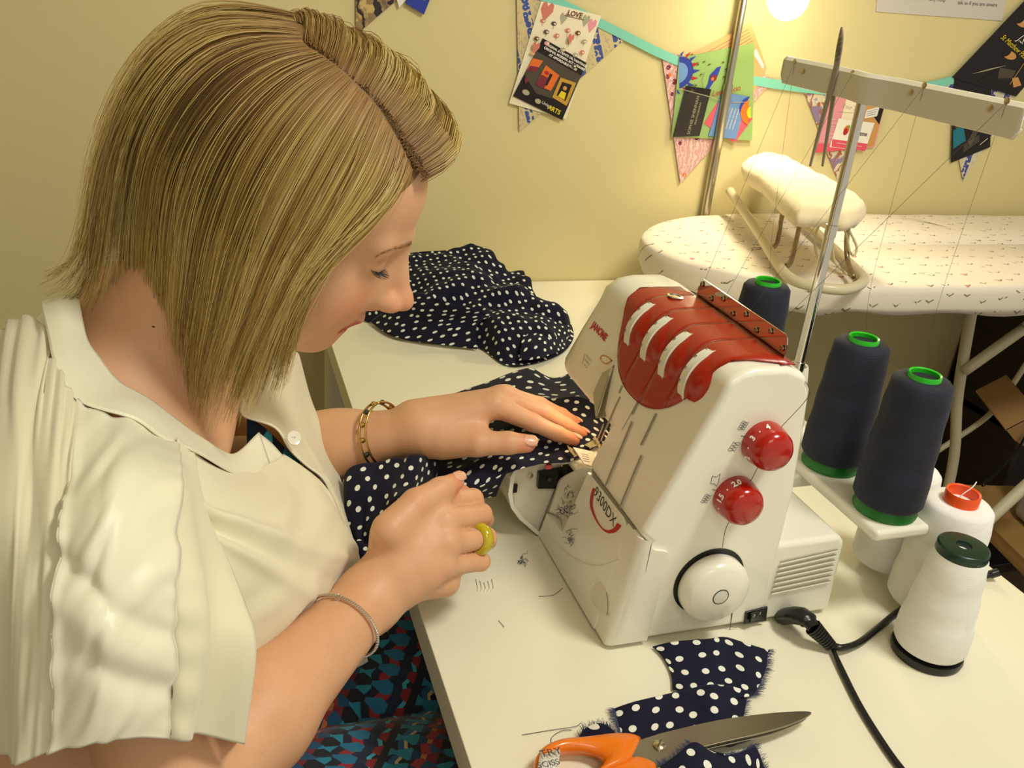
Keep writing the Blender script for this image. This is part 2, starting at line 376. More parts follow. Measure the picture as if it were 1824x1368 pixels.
# ================================================================== overlocker (serger)
M['abs'] = mat('white_plastic', (238, 236, 220), rough=0.22, spec=0.5, coat=0.3)
M['abs2'] = mat('white_plastic_matt', (226, 221, 200), rough=0.4)
M['red'] = mat('red_plastic', (164, 32, 10), rough=0.24, spec=0.5, coat=0.3)
M['redk'] = mat('red_knob', (172, 22, 6), rough=0.2, coat=0.3)
M['dark'] = mat('dark_line', (70, 64, 52), rough=0.6)
M['grey'] = mat('groove_grey', (150, 143, 122), rough=0.6)
M['black'] = mat('black_plastic', (16, 15, 15), rough=0.3)
M['redtxt'] = mat('red_print', (186, 30, 22), rough=0.4)
M['blktxt'] = mat('dark_print', (60, 58, 60), rough=0.5)
M['wht'] = mat('white_print', (240, 236, 225), rough=0.5)
M['steel2'] = mat('bright_steel', (205, 190, 165), rough=0.2, metal=1.0)
SG = thing('overlocker', 'white and red overlocker sewing machine with four tension dials, standing on the white table', 'sewing machine', (0.43, 0.72, 0))
Y0 = 0.594
def fx(z): return 0.350+(z-0.127)*0.415      # sloping front plane
def prof(pts, y0, y1, mb): mb.prism([(x, y0, z) for x, z in pts], (0, y1-y0, 0))
b = MB()
prof([(0.350, 0.004), (0.362, 0.118), (fx(.127)+.002, .127), (fx(.262), .262), (.410, .277), (.421, .286), (.437, .289), (.468, .289), (.488, .281), (.497, .266), (.507, .16), (.509, .004)], Y0, 0.723, b)
tower = b.build('body', M['abs'], SG, bevel=0.011, seg=4, ang=30)
b = MB(); hp_ = [(fx(.175)+.002, .172), (fx(.18), .18), (fx(.22), .22), (fx(.262), .262), (.410, .277), (.421, .286), (.437, .289), (.468, .289), (.488, .281), (.497, .266), (.505, .172)]; P = []
for k in range(13):
    s__ = 0 if k == 0 else math.sin((k-1)/11*math.pi/2); d = 1-math.sqrt(max(0, 1-s__*s__)); y = .700 if k == 0 else .838+.040*s__; row = []
    for x, z in hp_:
        wz = min(1, max(0, (z-.19)/.099))**1.5; row.append((x+.011*d*(x < .44)-.006*d*(x > .47), y, z-.034*d*wz+.006*d*(z < .18)))
    P.append(row)
b.grid(P, wrap=True); b.add(P[-1], [tuple(range(len(hp_)))]); b.build('head', M['abs'], SG, ang=50)
b = MB()
prof([(.44, .09), (.44, .2), (.50, .2), (.507, .09)], 0.70, 0.858, b)
b.build('throat', M['abs'], SG, bevel=0.006, seg=4, ang=30)
b = MB()
prof([(.47, .004), (.47, .085), (.49, .098), (.577, .099), (.585, .090), (.589, .004)], Y0+0.001, 0.83, b)
b.build('motor_housing', M['abs'], SG, bevel=0.007, seg=4, ang=30)
# free arm with open end
b = MB()
armp = [(.352, .097), (.306, .099), (.297, .094), (.292, .083), (.291, .060), (.296, .042), (.307, .026), (.332, .001), (.352, .001)]
ap = [np.array([x, 0.784, z]) for x, z in armp]; inn = [np.array([x, 0.784, z]) for x, z in [(.352, .093), (.308, .095), (.3005, .091), (.2965, .082), (.2955, .061), (.300, .044), (.310, .029), (.333, .006), (.352, .006)]]
P = [[q+(0, .10, 0) for q in ap], [q+(0, .001, 0) for q in ap], ap, inn, [q+(0, .006, 0) for q in inn]]
b.grid(P); b.build('free_arm', M['abs'], SG, ang=40)
b = MB(); b.prism([q+(0, .006, 0) for q in inn], (0, 0.004, 0)); b.build('end_plate', M['abs2'], SG, smooth=False)
b = MB(); b.box((.292, .787, .094), (.46, .90, .1)); b.box((.356, .735, .094), (.46, .79, .1)); b.box((.40, .72, 0.002), (.47, .86, .097)); b.build('cloth_plate', M['abs'], SG, bevel=0.002)
def onA(px, py, d=0.0): return atY(px, py, 0.784-d)
b = MB(); b.prism([onA(*q, -.004) for q in ((957, 838), (1030, 826), (1046, 846), (990, 866), (955, 866))], (0, -0.006, 0))
b.build('looper_mechanism', M['black'], SG, bevel=0.0006)
b = MB(); b.prism([onA(*q, .001) for q in ((1002, 828), (1028, 824), (1030, 850), (1003, 856))], (0, -0.002, 0), 0)
for q, r in (((1018, 832), .0022), ((1008, 842), .0018), ((978, 852), .0022)): b.lathe([(r, 0), (r, .003), (r*.4, .0035)], 12, onA(*q, .002), (0, -1, 0))
b.build('looper_bracket', mat('olive_steel', (84, 78, 54), 0.35, 0.7), SG)
b = MB(); p = onA(977, 831, .003); b.box(p-(.0035, .002, .0028), p+(.0035, .002, .0028)); b.build('pink_lever', mat('pink_plastic', (222, 92, 92), 0.4), SG, bevel=0.001)
b = MB(); b.lathe([(.003, 0), (.003, .0012), (.0015, .0016)], 16, onA(945, 847, -.003), (0, -1, 0)); b.build('screw', M['steel2'], SG)
b = MB(); p = onA(918, 870, -.003); b.box(p-(.002, .001, .005), p+(.002, .002, .005)); b.build('latch', M['black'], SG)
b = MB(); b.tube(cr([onA(*q, -.0018) for q in ((915, 885), (918, 905), (935, 935), (957, 955))], 6), .0003, 5); b.tube([onA(956, 955, -.001), onA(990, 868, -.001)], .0004, 5); b.build('seam', M['dark'], SG)
# front looper cover
pc, nc = np.array([.332, .594, .0]), (1, 0, -.155)
def onC(px, py, d=0.0): return atP(px, py, pc-np.array([d, 0, 0]), nc)
def onCe(y, z, d=0.0): return np.array([.332+.155*z-d, y, z])
L1 = [(957, 960), (968, 925), (978, 890), (990, 856), (1002, 845), (1042, 826), (1050, 838)]
b = MB()
main = [onC(*q) for q in ((957, 960), (974, 915), (1002, 948), (1020, 905), (1047, 842))]+[onCe(.7155, .122), onCe(.62, .118), onCe(.62, .004), onCe(.781, .002)]
main = [onC(*q) for q in ((957, 960), (974, 915), (1002, 948), (1020, 905), (1047, 842), (1110, 922))]+[onCe(.62, .1195), onCe(.62, .004), onCe(.781, .002)]
b.prism(main, (.014, 0, 0))
side = [(.334, .004), (.3505, .1195), (.3515, .124), (.356, .1235), (.361, .117), (.367, .1125), (.374, .111), (.380, .109), (.3835, .103), (.3825, .092), (.376, .004)]
RR = .011; rings = []
def ring(y, cut, ins):
    out = []
    for x, z in side:
        f = .332+.155*z+cut; out.append((max(x, f), y+0, z if z > .01 else z+ins))
    return out
yn = .5905
rings.append([(.36+(x-.36)*.5, yn, .06+(z-.06)*.5) for x, y, z in ring(yn, RR, 0)])
rings.append(ring(yn, RR, .003))
for k in range(1, 7):
    a = k/6*math.pi/2; rings.append(ring(yn+RR*(1-math.cos(a)), RR*(1-math.sin(a)), .003*(1-math.sin(a))))
rings.append(ring(.621, 0, 0))
b.grid(rings, wrap=True); b.add(rings[0], [tuple(range(len(side)))])
b.build('looper_cover', M['abs'], SG, bevel=0, ang=38)
b = MB()
P = [[onC(975, 912)+(.002, 0, 0), onC(984, 880)+(.003, 0, 0), onC(993, 852)+(.004, 0, 0), onC(1040, 832)+(.002, 0, 0)],
     [onC(985, 925)+(.009, 0, 0), onC(997, 890)+(.011, 0, 0), onC(1010, 868)+(.011, 0, 0), onC(1043, 838)+(.008, 0, 0)],
     [onC(1002, 948)+(.000, 0, 0), onC(1012, 926)+(.004, 0, 0), onC(1028, 890)+(.004, 0, 0), onC(1047, 842)+(.002, 0, 0)]]
b.grid(crgrid(P, 5, 5)); b.build('finger_recess', M['abs2'], SG, ang=180, solid=.001)
b = MB(); b.tube(cr([onC(*q, .0002) for q in ((974, 918), (985, 955), (1010, 985), (1040, 1003), (1070, 1008), (1100, 998))], 8), .0007, 6)
b.tube(cr([onC(*q, .0002) for q in ((1085, 1098), (1060, 1080), (1050, 1050), (1062, 1033))], 8), .0006, 6); b.build('embossing', M['abs'], SG, ang=180)
b = MB(); q = cr([onC(*q, .0) for q in ((1065, 1036), (1054, 1058), (1066, 1085), (1078, 1098), (1082, 1075), (1076, 1046))], 5, True); b.prism(q, (-.0006, 0, 0)); b.build('thumb_dimple', M['abs2'], SG)
b = MB(); b.prism([onC(1050, 838, -.001), onC(1128, 943, -.001), onC(1128, 934, -.006)+(.002, 0, 0), onC(1056, 832, -.006)+(.002, 0, 0)], (.003, 0, 0)); b.build('cover_gap', M['grey'], SG)
# print: 9300DX and red swoosh on cover
b = MB(); o = onC(1077, 902, .0003); u = onC(1094, 928, .0003)-onC(1064, 878, .0003)
up = onC(1090, 895, 0)-o; nn = np.array([-1, 0, .155]); v = np.cross(nn, u)
add_text(b, '9300DX', .0155, o, u, v, 0, lift=.0001); b.build('model_print', M['blktxt'], SG, smooth=False)
b = MB(); P = []
for (x, y, w) in ((1058, 870, 3), (1054, 885, 3), (1053, 900, 2.6), (1057, 915, 2), (1064, 930, 1.4), (1073, 942, 1.2), (1084, 947, 3), (1095, 944, 4.5), (1103, 934, 5)):
    P.append((x, y, w))
C_ = cr([(x, y, w) for x, y, w in P], 5); G = []
for i, q in enumerate(C_):
    t = C_[min(i+1, len(C_)-1)]-C_[max(i-1, 0)]; t[2] = 0; t /= np.linalg.norm(t); n_ = np.array([-t[1], t[0]])
    G.append([onC(q[0]+n_[0]*q[2]*.9, q[1]+n_[1]*q[2]*.9, .0005), onC(q[0]-n_[0]*q[2]*.9, q[1]-n_[1]*q[2]*.9, .0005)])
b.grid(G); b.build('swoosh_print', M['redtxt'], SG, smooth=False)
# red panel over the top and front
pr_ = cr([(.470, 0, .2890), (.452, 0, .2892), (.437, 0, .289), (.422, 0, .2862), (.4105, 0, .2765), (fx(.262), 0, .262), (fx(.245), 0, .245), (fx(.23), 0, .23), (fx(.215), 0, .215), (fx(.205), 0, .205)], 7)
pr_ = np.array(pr_); tn = np.gradient(pr_, axis=0); tn /= np.linalg.norm(tn, axis=1)[:, None]; pn = np.stack([tn[:, 2], 0*tn[:, 0], -tn[:, 0]], 1)
pn *= np.sign(pn[:, [2]]+1e-9)
sl = np.concatenate([[0], np.cumsum(np.linalg.norm(np.diff(pr_, axis=0), axis=1))])
def pat(s): return np.array([np.interp(s, sl, pr_[:, i]) for i in range(3)]), np.array([np.interp(s, sl, pn[:, i]) for i in range(3)])
def smax(y):   # lower boundary
    yc, hw = .711, .094; q = min(1, abs((y-yc)/hw)); base = .048
    return base+(sl[-1]-.004-base)*(1-q**2.4)**0.62
edges = [.6165, .655, .695, .7345, .774, .806]
for k in range(5):
    ya, yb = edges[k]+.0004, edges[k+1]-.0004; P = []; n2 = 48
    for i in range(n2+1):
        row = []
        for j in range(9):
            y = ya+(yb-ya)*j/8; se = smax(min(max(y, .6171), .8049)); s_ = se*i/n2
            # straight run: near the back the right edge reaches y=.598, the left y=.775
            w = max(0, 1-s_/.05); yy = y+w*((.598-.6165) if k == 0 and j == 0 else 0)+(w*(-.026)*(y-.774)/.032 if k == 4 else 0)
            p, n_ = pat(s_); edge = min(1, (n2-i)/3.0); hgt = .0014*edge+.0010*(j/8)*edge
            p = p+n_*hgt; p[1] = yy
            row.append(p)
        P.append(row)
    b = MB(); b.grid(P); b.build('tension_cover', M['red'], SG, ang=60, solid=.0008)
b = MB(); P = []
for i in range(49):                                                    # red under-skin seen in the joints
    row = []
    for j in range(12):
        y = .6175+(.804-.6175)*j/11; se = smax(min(max(y, .6171), .8049)); p, n_ = pat(se*i/48); p = p+n_*.0006; p[1] = y; row.append(p)
    P.append(row)
b.grid(P); b.build('tension_cover_base', mat('dark_red', (110, 16, 10), 0.4), SG, ang=60)
b = MB(); P = [[(.462, .598, .2905), (.462, .78, .2905)], [(.478, .60, .2885), (.478, .776, .2885)]]; b.grid(P); b.build('tension_cover_edge', M['red'], SG, solid=.001)
# tension dials
md_ = mat('dial_white', (232, 232, 214), 0.35)
t = NT(md_); tc = t.n('ShaderNodeTexCoord')
for k, y in enumerate((.6435, .6845, .7245, .7635)):
    c0 = np.array([.4320, y, .2520]); r0 = .0378; b = MB()
    N = 120; vs = []
    ring = [(0.9, 0), (1.0, .0012), (1.0, .0052), (1.0, .0092), (1.0, .0108), (.9, .012)]
    P = []
    for fr, dy in ring:
        P.append([c0+np.array([r0*(fr-(.012 if (i % 2 and 1 < ring.index((fr, dy)) < 4) else 0))*math.cos(2*math.pi*i/N), dy-.006, r0*(fr-(.012 if (i % 2 and 1 < ring.index((fr, dy)) < 4) else 0))*math.sin(2*math.pi*i/N)]) for i in range(N)])
    b.grid(P, wrap=True)
    for a in (112, 132, 152, 172, 96): 
        a = math.radians(a); n_ = np.array([math.cos(a), 0, math.sin(a)]); o = c0+n_*(r0+.0004)+np.array([0, .0035, 0])
        b.tube([o-np.array([0, .0012, 0]), o+np.array([0, .0012, 0])], .0004, 4, mi=1)
        b.tube([o+np.cross(n_, (0, 1, 0))*.0018-np.array([0, .0012, 0]), o+np.cross(n_, (0, 1, 0))*.0018+np.array([0, .0012, 0])], .0003, 4, mi=1)
    b.build('tension_dial', [md_, M['blktxt']], SG, ang=20)
    # red hood over the near side of each dial
    b = MB(); P = []
    for i in range(26):
        a = math.radians(70+i*122/25); h = .0370
        P.append([c0+np.array([q*math.cos(a), yy, q*math.sin(a)]) for q, yy in ((h-.012, -.0062), (h-.0002, -.0064), (h-.0002, -.0080), (h-.0010, -.013), (h-.0034, -.020), (h-.0072, -.026), (h-.014, -.031))])
    b.grid(P); b.build('dial_hood', M['red'], SG, ang=60)
b = MB(); o, _ = pat(.025); b.lathe([(.0085, 0), (.0085, .0006), (.006, .0008), (.0055, -.001)], 24, (.4445, .7665, .2925), (0.1, 0, 1)); b.build('eyelet', M['chrome'], SG)
# thread guide plate
b = MB(); N = 10
b.prism([(.4725, .611, .286), (.4725, .6105, .303), (.4725, .6125, .309), (.4725, .6165, .311), (.4725, .766, .311), (.4725, .7705, .308), (.4725, .772, .303), (.4725, .772, .286)], (.001, 0, 0))
g = b.build('guide_plate', M['chrome'], SG, smooth=False)
for i in range(8):
    y = .765-.0213*i; z = .3055 if i % 2 == 0 else .298
    b = MB(); b.lathe([(.0018, 0), (.0031, .0003), (.0031, .0012), (.0018, .0014)], 16, (.4722, y, z), (-1, 0, 0), close=False)
    b.lathe([(.0019, .0004), (.0017, .0005)], 12, (.4722, y, z), (-1, 0, 0)); b.build('guide_hole', M['steel2'], g)
# knobs on the near side
def on0(px, py, d=0.0): return atY(px, py, Y0-d)
for nm, px, labels in (('upper', (1357, 786), (('2', 205), ('3', 150), ('4', 105))), ('lower', (1306, 882), (('1.5', 165), ('2.0', 110)))):
    c0 = on0(*px); b = MB()
    b.lathe([(.0208, 0), (.0214, .003), (.0208, .010), (.0200, .015), (.0192, .020), (.0165, .0245), (.0110, .0268), (.0, .0275)], 40, c0, (0, -1, 0))
    k = b.build('dial_knob', M['redk'], SG, ang=50)
    b = MB()
    for s_, a in labels:
        a = math.radians(a); n_ = np.array([math.cos(a)*.9, -.43, math.sin(a)*.9]); tg = np.array([math.sin(a), 0, -math.cos(a)])
        o = c0+np.array([math.cos(a)*.0206, -.0108, math.sin(a)*.0206]); add_text(b, s_, .0070, o, tg, np.cross(n_, tg), lift=.0011, bold=.0003)
    for a in (178, 128) if nm == 'upper' else (138, 195):
        a = math.radians(a); o = c0+np.array([math.cos(a)*.0208, -.0108, math.sin(a)*.0208]); b.ball(o, .0008, 8)
    b.build('numerals', M['wht'], k, smooth=False)
    b = MB(); b.tube([on0(px[0]-37, px[1]-10, .0002), on0(px[0]-19, px[1]-6, .0002)], .00025, 5); b.build('index_mark', M['blktxt'], SG)
# stitch symbols
b = MB()
def zig(cx_, cy_, n, dx, dy, w, box=True):
    pts = [on0(cx_+dx*i+(w if i % 2 else -w), cy_+dy*i+(w*.2 if i % 2 else -w*.2), .0002) for i in range(n)]
    for i in range(n-1): b.tube([pts[i], pts[i+1]], .00022, 4)
    if box:
        for s_ in (-w-1.5, w+1.5): b.tube([on0(cx_+s_, cy_+s_*.2, .0002), on0(cx_+dx*(n-1)+s_, cy_+dy*(n-1)+s_*.2, .0002)], .00022, 4)
for a_ in ((1319, 766, 9, 1.2, -1.9, 4), (1302, 804, 8, 1.6, -2.4, 4), (1253, 896, 9, 1.2, -1.9, 3.5)):
    b = MB(); zig(*a_); b.build('stitch_symbol', M['blktxt'], SG)
b = MB(); b.tube([on0(*p, .0002) for p in ((1269, 848), (1276, 850), (1283, 844), (1280, 858), (1277, 866), (1271, 861), (1266, 862), (1269, 848))], .00025, 4); b.build('stitch_symbol', M['blktxt'], SG)
b = MB()
for q in (((1434, 680), (1441, 692), (1438, 710), (1392, 760)), ((1352, 828), (1338, 856)), ((1303, 921), (1292, 945), (1287, 975)), ((1305, 1090), (1301, 1115), (1298, 1132))):
    b = MB(); b.tube(cr([on0(*p, .0001) for p in q], 5), .0003, 5); b.build('seam', M['dark'], SG)
# hand wheel
c0 = on0(1262, 1036); b = MB()
b.lathe([(.0375, 0), (.0375, .0006), (.034, .0006)], 48, c0+np.array([0, 0, .001]), (0, -1, 0)); b.build('wheel_recess', M['black'], SG)
b = MB(); b.lathe([(.033, 0.001), (.0345, .004), (.0345, .014), (.0325, .0195), (.029, .022), (.0085, .0235), (.008, .022), (.006, .0225), (.0, .023)], 56, c0, (0, -1, 0)); w = b.build('hand_wheel', M['abs'], SG, ang=50)
b = MB(); b.lathe([(.0075, .0225), (.0075, .0238), (.0, .0245)], 24, c0, (0, -1, 0)); b.build('wheel_cap', mat('cap', (214, 218, 204), .2), w)
b = MB(); b.lathe([(.0082, .0), (.0085, .0004), (.0075, .0005)], 24, c0+np.array([0, -.0234, 0]), (0, -1, 0), close=False); b.build('wheel_cap_ring', M['dark'], w)
# vents
for i in range(7):
    b = MB(); x0, y0 = 1390-i*2.6, 1000+i*9.0; p, q = on0(x0, y0+1, .0001), on0(1492-i*2.2, 978+i*9.2, .0001)
    b.prism([p, q, q+(0, 0, -.0013), p+(0, 0, -.0013)], (0, -.0004, 0)); b.prism([p-(0, 0, .0013), q-(0, 0, .0013), q-(0, 0, .0022), p-(0, 0, .0022)], (0, -.0012, 0), 1)
    b.build('vent_slot', [M['grey'], M['abs']], SG, smooth=False)
# switch
b = MB(); b.prism([on0(*q, .0002) for q in ((1327, 1089), (1366, 1079), (1363, 1104), (1324, 1110))], (0, -.002, 0)); sw = b.build('switch_frame', M['black'], SG, bevel=.0005)
b = MB(); p = [on0(*q, .0022) for q in ((1336, 1091), (1359, 1085), (1356, 1101), (1333, 1105))]; b.prism([p[0]+(0, -.004, 0), p[1], p[2], p[3]+(0, -.004, 0)], (0, .003, 0)); b.build('rocker', mat('rocker', (38, 36, 32), .25), sw)
b = MB(); o = on0(1341, 1096, .0066); add_text(b, 'O', .005, on0(1342, 1097, .0056), (1, 0, .0), (0, 0, 1), lift=.0); add_text(b, 'I', .005, on0(1354, 1093, .0032), (1, 0, 0), (0, 0, 1), lift=.0); b.build('switch_marks', M['wht'], sw, smooth=False)
b = MB(); b.tube([on0(1304, 1090, .0003), on0(1301, 1116, .0003), on0(1312, 1118, .0003)], .0003, 4); b.build('panel_line', M['dark'], SG)
# JANOME print etc. on the head
pf, nf = np.array([.350, 0, .127]), (1, 0, -.415)
def onF(px, py, d=0.0): return atP(px, py, pf-np.array([d, 0, 0]), nf)
b = MB(); o = onF(1067, 590, .0006); u = onF(1079, 606, 0)-onF(1050, 575, 0); add_text(b, 'JANOME', .0106, o, u, np.cross((-1, 0, .415), u), bold=.0005, lift=.0); b.build('maker_print', M['redtxt'], SG, smooth=False)
b = MB()
for i, s_ in enumerate(('LINE ONLY', 'IN NEEDLE', 'SET UP')): add_text(b, s_, .0032, onF(1048+i*-2.6, 638+i*7, .0005), u, np.cross((-1, 0, .415), u), lift=0)
b.tube([onF(1042, 630, .0004), onF(1037, 648, .0004)], .00025, 4); b.build('notice_print', M['grey'], SG, smooth=False)
# grooves in the front plane
b = MB()
for q in (((1106, 708), (1099, 722), (1080, 766)), ((1110, 688), (1104, 701)), ((1137, 717), (1127, 739)), ((1127, 752), (1079, 868)), ((1170, 738), (1143, 794)), ((1144, 812), (1105, 906))):
    for k in range(len(q)-1):
        p0, p1 = onF(*q[k], .0001), onF(*q[k+1], .0001); b.prism([p0, p1, p1+(0, .0028, 0), p0+(0, .0028, 0)], (-.0004, 0, 0))
b.build('thread_channel', M['grey'], SG, smooth=False)
# needle area
b = MB(); b.prism([onF(*q, .001) for q in ((1086, 660), (1093, 650), (1074, 742), (1060, 745))], (.02, 0, 0)); b.build('needle_recess', mat('olive_dark', (120, 112, 76), .5), SG)
b = MB(); b.prism([onF(*q, .004) for q in ((1072, 664), (1088, 655), (1060, 742), (1056, 700))], (.003, 0, 0)); b.build('needle_guard', mat('clear_grey', (176, 168, 140), .25), SG, bevel=.0005)
b = MB(); b.tube(cr([onF(*q, .008) for q in ((1090, 642), (1080, 648), (1072, 643), (1070, 636), (1076, 633), (1086, 638), (1088, 644))], 4), .0009, 8); b.build('wire_guide', mat('copper_wire', (214, 170, 120), .2, 1), SG)
for q_ in ([onF(1085, 670, .004), onF(1066, 735, .004)], [atZ(1086, 745, .13), atZ(1070, 786, .108)], [atZ(1075, 755, .125), atZ(1060, 795, .104)]):
    b = MB(); b.tube(q_, .0007, 6); b.build('needle', M['steel2'], SG)
b = MB(); b.prism([atZ(*q, .106) for q in ((1040, 795), (1062, 783), (1068, 790), (1050, 800))], (0, 0, .002)); b.prism([atZ(*q, .108) for q in ((1056, 781), (1060, 780), (1069, 796), (1066, 799))], (0, 0, .003)); b.build('presser_foot', M['steel2'], SG, bevel=.0003)
b = MB(); b.prism([atZ(*q, .112) for q in ((1020, 798), (1056, 806), (1064, 824), (1054, 832), (1040, 828))], (0, 0, .0015)); b.build('stitch_plate', mat('plate_white', (240, 232, 214), .3), SG, bevel=.0005)
b = MB()
for i in range(4): b.tube([atZ(1036+i, 808+i*4, .1138), atZ(1048+i, 811+i*4, .1138)], .0002, 4)
b.build('plate_marks', M['blktxt'], SG)
b = MB(); b.prism([atZ(*q, .109) for q in ((1008, 794), (1020, 802), (1028, 812), (1022, 815), (1014, 806))], (0, 0, .002)); b.build('presser_lever', M['steel2'], SG, bevel=.0004)
# spool stand and telescopic guide
XC, ZS = .635, .115                      # line of the spool pins, top of the stand
def yc(px, py): return atX(px, py, XC)
YS = [atX(1652, 655, XC)[1], atX(1543, 590, XC)[1], 0, atX(1371, 490, XC)[1]]
sp_ = (YS[3]-YS[0])/3; YS = [YS[0]+i*sp_ for i in range(4)]
b = MB(); b.box((XC-.036, YS[0]-.036, ZS-.013), (XC+.030, YS[3]+.035, ZS)); o_ = b.build('spool_stand', M['abs'], SG, bevel=.005, seg=4)
b = MB(); b.box((XC-.024, YS[0]-.02, ZS-.022), (XC+.018, YS[3]+.02, ZS-.012)); b.build('stand_rib', M['abs'], SG, bevel=.003)
b = MB(); b.box((.50, .70, .088), (XC, .80, .104)); b.build('stand_bracket', M['abs'], SG, bevel=.003)
for y in YS:
    b = MB(); b.lathe([(.0035, ZS), (.0035, ZS+.135)], 12, (XC, y, 0)); b.build('spool_pin', M['abs2'], SG)
ax0 = .600; ay0 = atX(1478, 420, ax0)[1]
def pz(px, py): return atX(px, py, ax0)[2]
b = MB(); z1, z2, z3, z4 = pz(1415, 655), pz(1419, 640), pz(1481, 424), pz(1486, 402)
b.lathe([(.0105, .09), (.0095, ZS+.01), (.0060, ZS+.015), (.0060, z1), (.0066, z1+.0004), (.0066, z2), (.0058, z2+.0004), (.0054, z3), (.0061, z3+.0004), (.0061, z4), (.0050, z4+.0004), (.0050, .495)], 24, (ax0, ay0, 0)); b.build('guide_pole', M['chrome'], SG, ang=50)
ya_, yb_ = atX(1830, 190, ax0+.004)[1], atX(1394, 118, ax0+.004)[1]; zc = pz(1470, 142)
b = MB(); P = []
for y in np.linspace(ya_, yb_, 60):
    bow = -.009*math.exp(-((y-ay0)/.022)**2); e = min(1, (y-ya_)/.007+.35, (yb_-y)/.007+.35)
    P.append([(ax0+.006+bow, y, zc-.0135*e), (ax0+.004+bow, y, zc-.013*e), (ax0+.004+bow, y, zc+.0105), (ax0+.007+bow, y, zc+.0135), (ax0+.012+bow, y, zc+.0135)])
b.grid(P); bar = b.build('thread_guide_bar', mat('bar_grey', (222, 217, 200), .35), SG, ang=40, solid=.0012)
def on_bar(px, py): return atX(px, py, ax0+.002)
hol = [(1415, 110), (1429, 127), (1518, 130), (1646, 152), (1621, 164), (1793, 180), (1763, 192)]
for q in hol:
    b = MB(); b.lathe([(.0026, 0), (.0030, .0006), (.002, .001)], 14, on_bar(*q)+np.array([.0008, 0, 0]), (-1, 0, 0)); b.build('guide_slot', M['steel2'], bar)
M['thr'] = mat('navy_thread', (72, 72, 84), .8)
gp = [(.4735, .765-.0426*i, .3055) for i in range(4)]
for i, (q, k) in enumerate((((1415, 112), 3), ((1518, 132), 2), ((1646, 154), 1), ((1793, 182), 0))):
    top = on_bar(*q); b = MB(); 
    if k != 2: b.tube(cr([(XC, YS[k], ZS+.16), (XC-.01, YS[k], ZS+.22), tuple(top)], 6), .00018, 4)
    p1 = top.copy(); p2 = np.array(gp[i]); n = max(1, 12); b.tube([p1+(p2-p1)*f/12 for f in range(13)], .00018, 4)
    b.build('thread', M['thr'], SG, ang=180)
b = MB(); b.lathe([(.022, ZS+.001), (.0215, ZS+.010), (.012, ZS+.078), (.011, ZS+.080), (.0095, ZS+.079), (.009, ZS+.06)], 28, (XC, YS[2], 0)); b.build('spool_holder', M['abs'], SG, ang=50)

# ------------------------------------------------------------------ cones of thread
def cone_mat(name, a, b_, sc=1.0):
    m = mat(name, a, rough=0.75, sheen=0.05); t = NT(m); c = t.coord('Object')
    v = t.voro(t.coord('Object', scale=(28, 28, 60), rot=(.0, .35, 0)), 1.0, 1.0, 'Color'); t.color(t.mix(t.math('MULTIPLY', t.sep(v)[0], 0.55), a, b_))
    w = t.wave(t.coord('Object', rot=(.06, .03, 0)), 420, 1.5, 2, 1, 'Z'); t.bump(w, .35, .0005); return m
M['navy'] = cone_mat('navy_thread_cone', (9, 12, 28), (19, 29, 60)); M['whitet'] = cone_mat('white_thread_cone', (236, 236, 232), (250, 250, 248))
M['green'] = mat('green_plastic', (38, 190, 30), .3); M['greend'] = mat('dark_green_plastic', (18, 110, 30), .35)
def cone(name, label, cat, group, x, y, z, rb, rt, h, tm, cm, core_r, core_h, base=True, flare=1.0):
    t = thing(name, label, cat, (x, y, z), group, local=True)
    b = MB(); pf_ = [(rb*.93, .012), (rb, .016), (rb*1.0, .03)]
    n = 14
    for i in range(1, n): 
        f = i/n; pf_.append((rb+(rt-rb)*f+.0005*math.sin(f*17), .03+(h-.036)*f))
    pf_ += [(rt*.97, h), (rt*.86, h+.004), (core_r*1.02, h+.005)]
    b.lathe(pf_, 48, (0, 0, 0)); b.build('wound_thread', tm, t, ang=50)
    b = MB(); b.lathe([(core_r*1.0, h-.01), (core_r, h+core_h), (core_r*.97, h+core_h+.001), (core_r*.86, h+core_h), (core_r*.84, h-.03)], 32, (0, 0, 0), close=False); b.build('core', cm, t, ang=50)
    if base: b = MB(); b.lathe([(rb*.90, 0), (rb*.92, .003), (rb*.80, .010), (rb*.78, .014)], 40, (0, 0, 0)); b.build('core_flange', M['greend'] if cm == M['green'] else cm, t, ang=50)
    return t
ncone = 'navy cones on the spool stand'
c3 = cone('thread_cone', 'navy thread cone on the spool stand, nearest the white cones', 'thread cone', ncone, XC, YS[0], ZS+.0005, .0345, .0290, .142, M['navy'], M['green'], .0155, .009)
dup(c3, (XC, YS[1], ZS+.0005), .7, 'middle navy thread cone on the spool stand, right behind the steel pole')
dup(c3, (XC, YS[3], ZS+.0005), 2, 'farthest navy thread cone, left of the steel pole and below the sleeve board')

l = bpy.data.lights.new('machine_lamp', 'POINT'); l.energy = .11; l.color = (1, .72, .46); l.shadow_soft_size = .008; o = bpy.data.objects.new('machine_lamp', l); COL.objects.link(o); o.location = (.385, .805, .168)
wc = 'white cones standing on the table'
o3 = atZ(1708, 902, .128)
w2 = cone('thread_cone', 'white thread cone with an orange core standing at the right table edge', 'thread cone', None, o3[0], o3[1], 0.0005, .041, .0345, .128, M['whitet'], mat('orange_core', (236, 84, 20), .3), .017, .016, base=False)
b = MB(); b.tube(cr([(0.0, -.01, .128), (-.008, -.004, .140), (.004, -.004, .152), (.012, .0, .155)], 6), .0006, 5); b.build('thread_end', M['whitet'], w2, ang=180)
w1 = cone('thread_cone', 'white thread cone half hidden below the nearest navy cone', 'thread cone', None, .705, .655, 0.0005, .0365, .0315, .125, M['whitet'], M['abs2'], .012, .008, base=False)
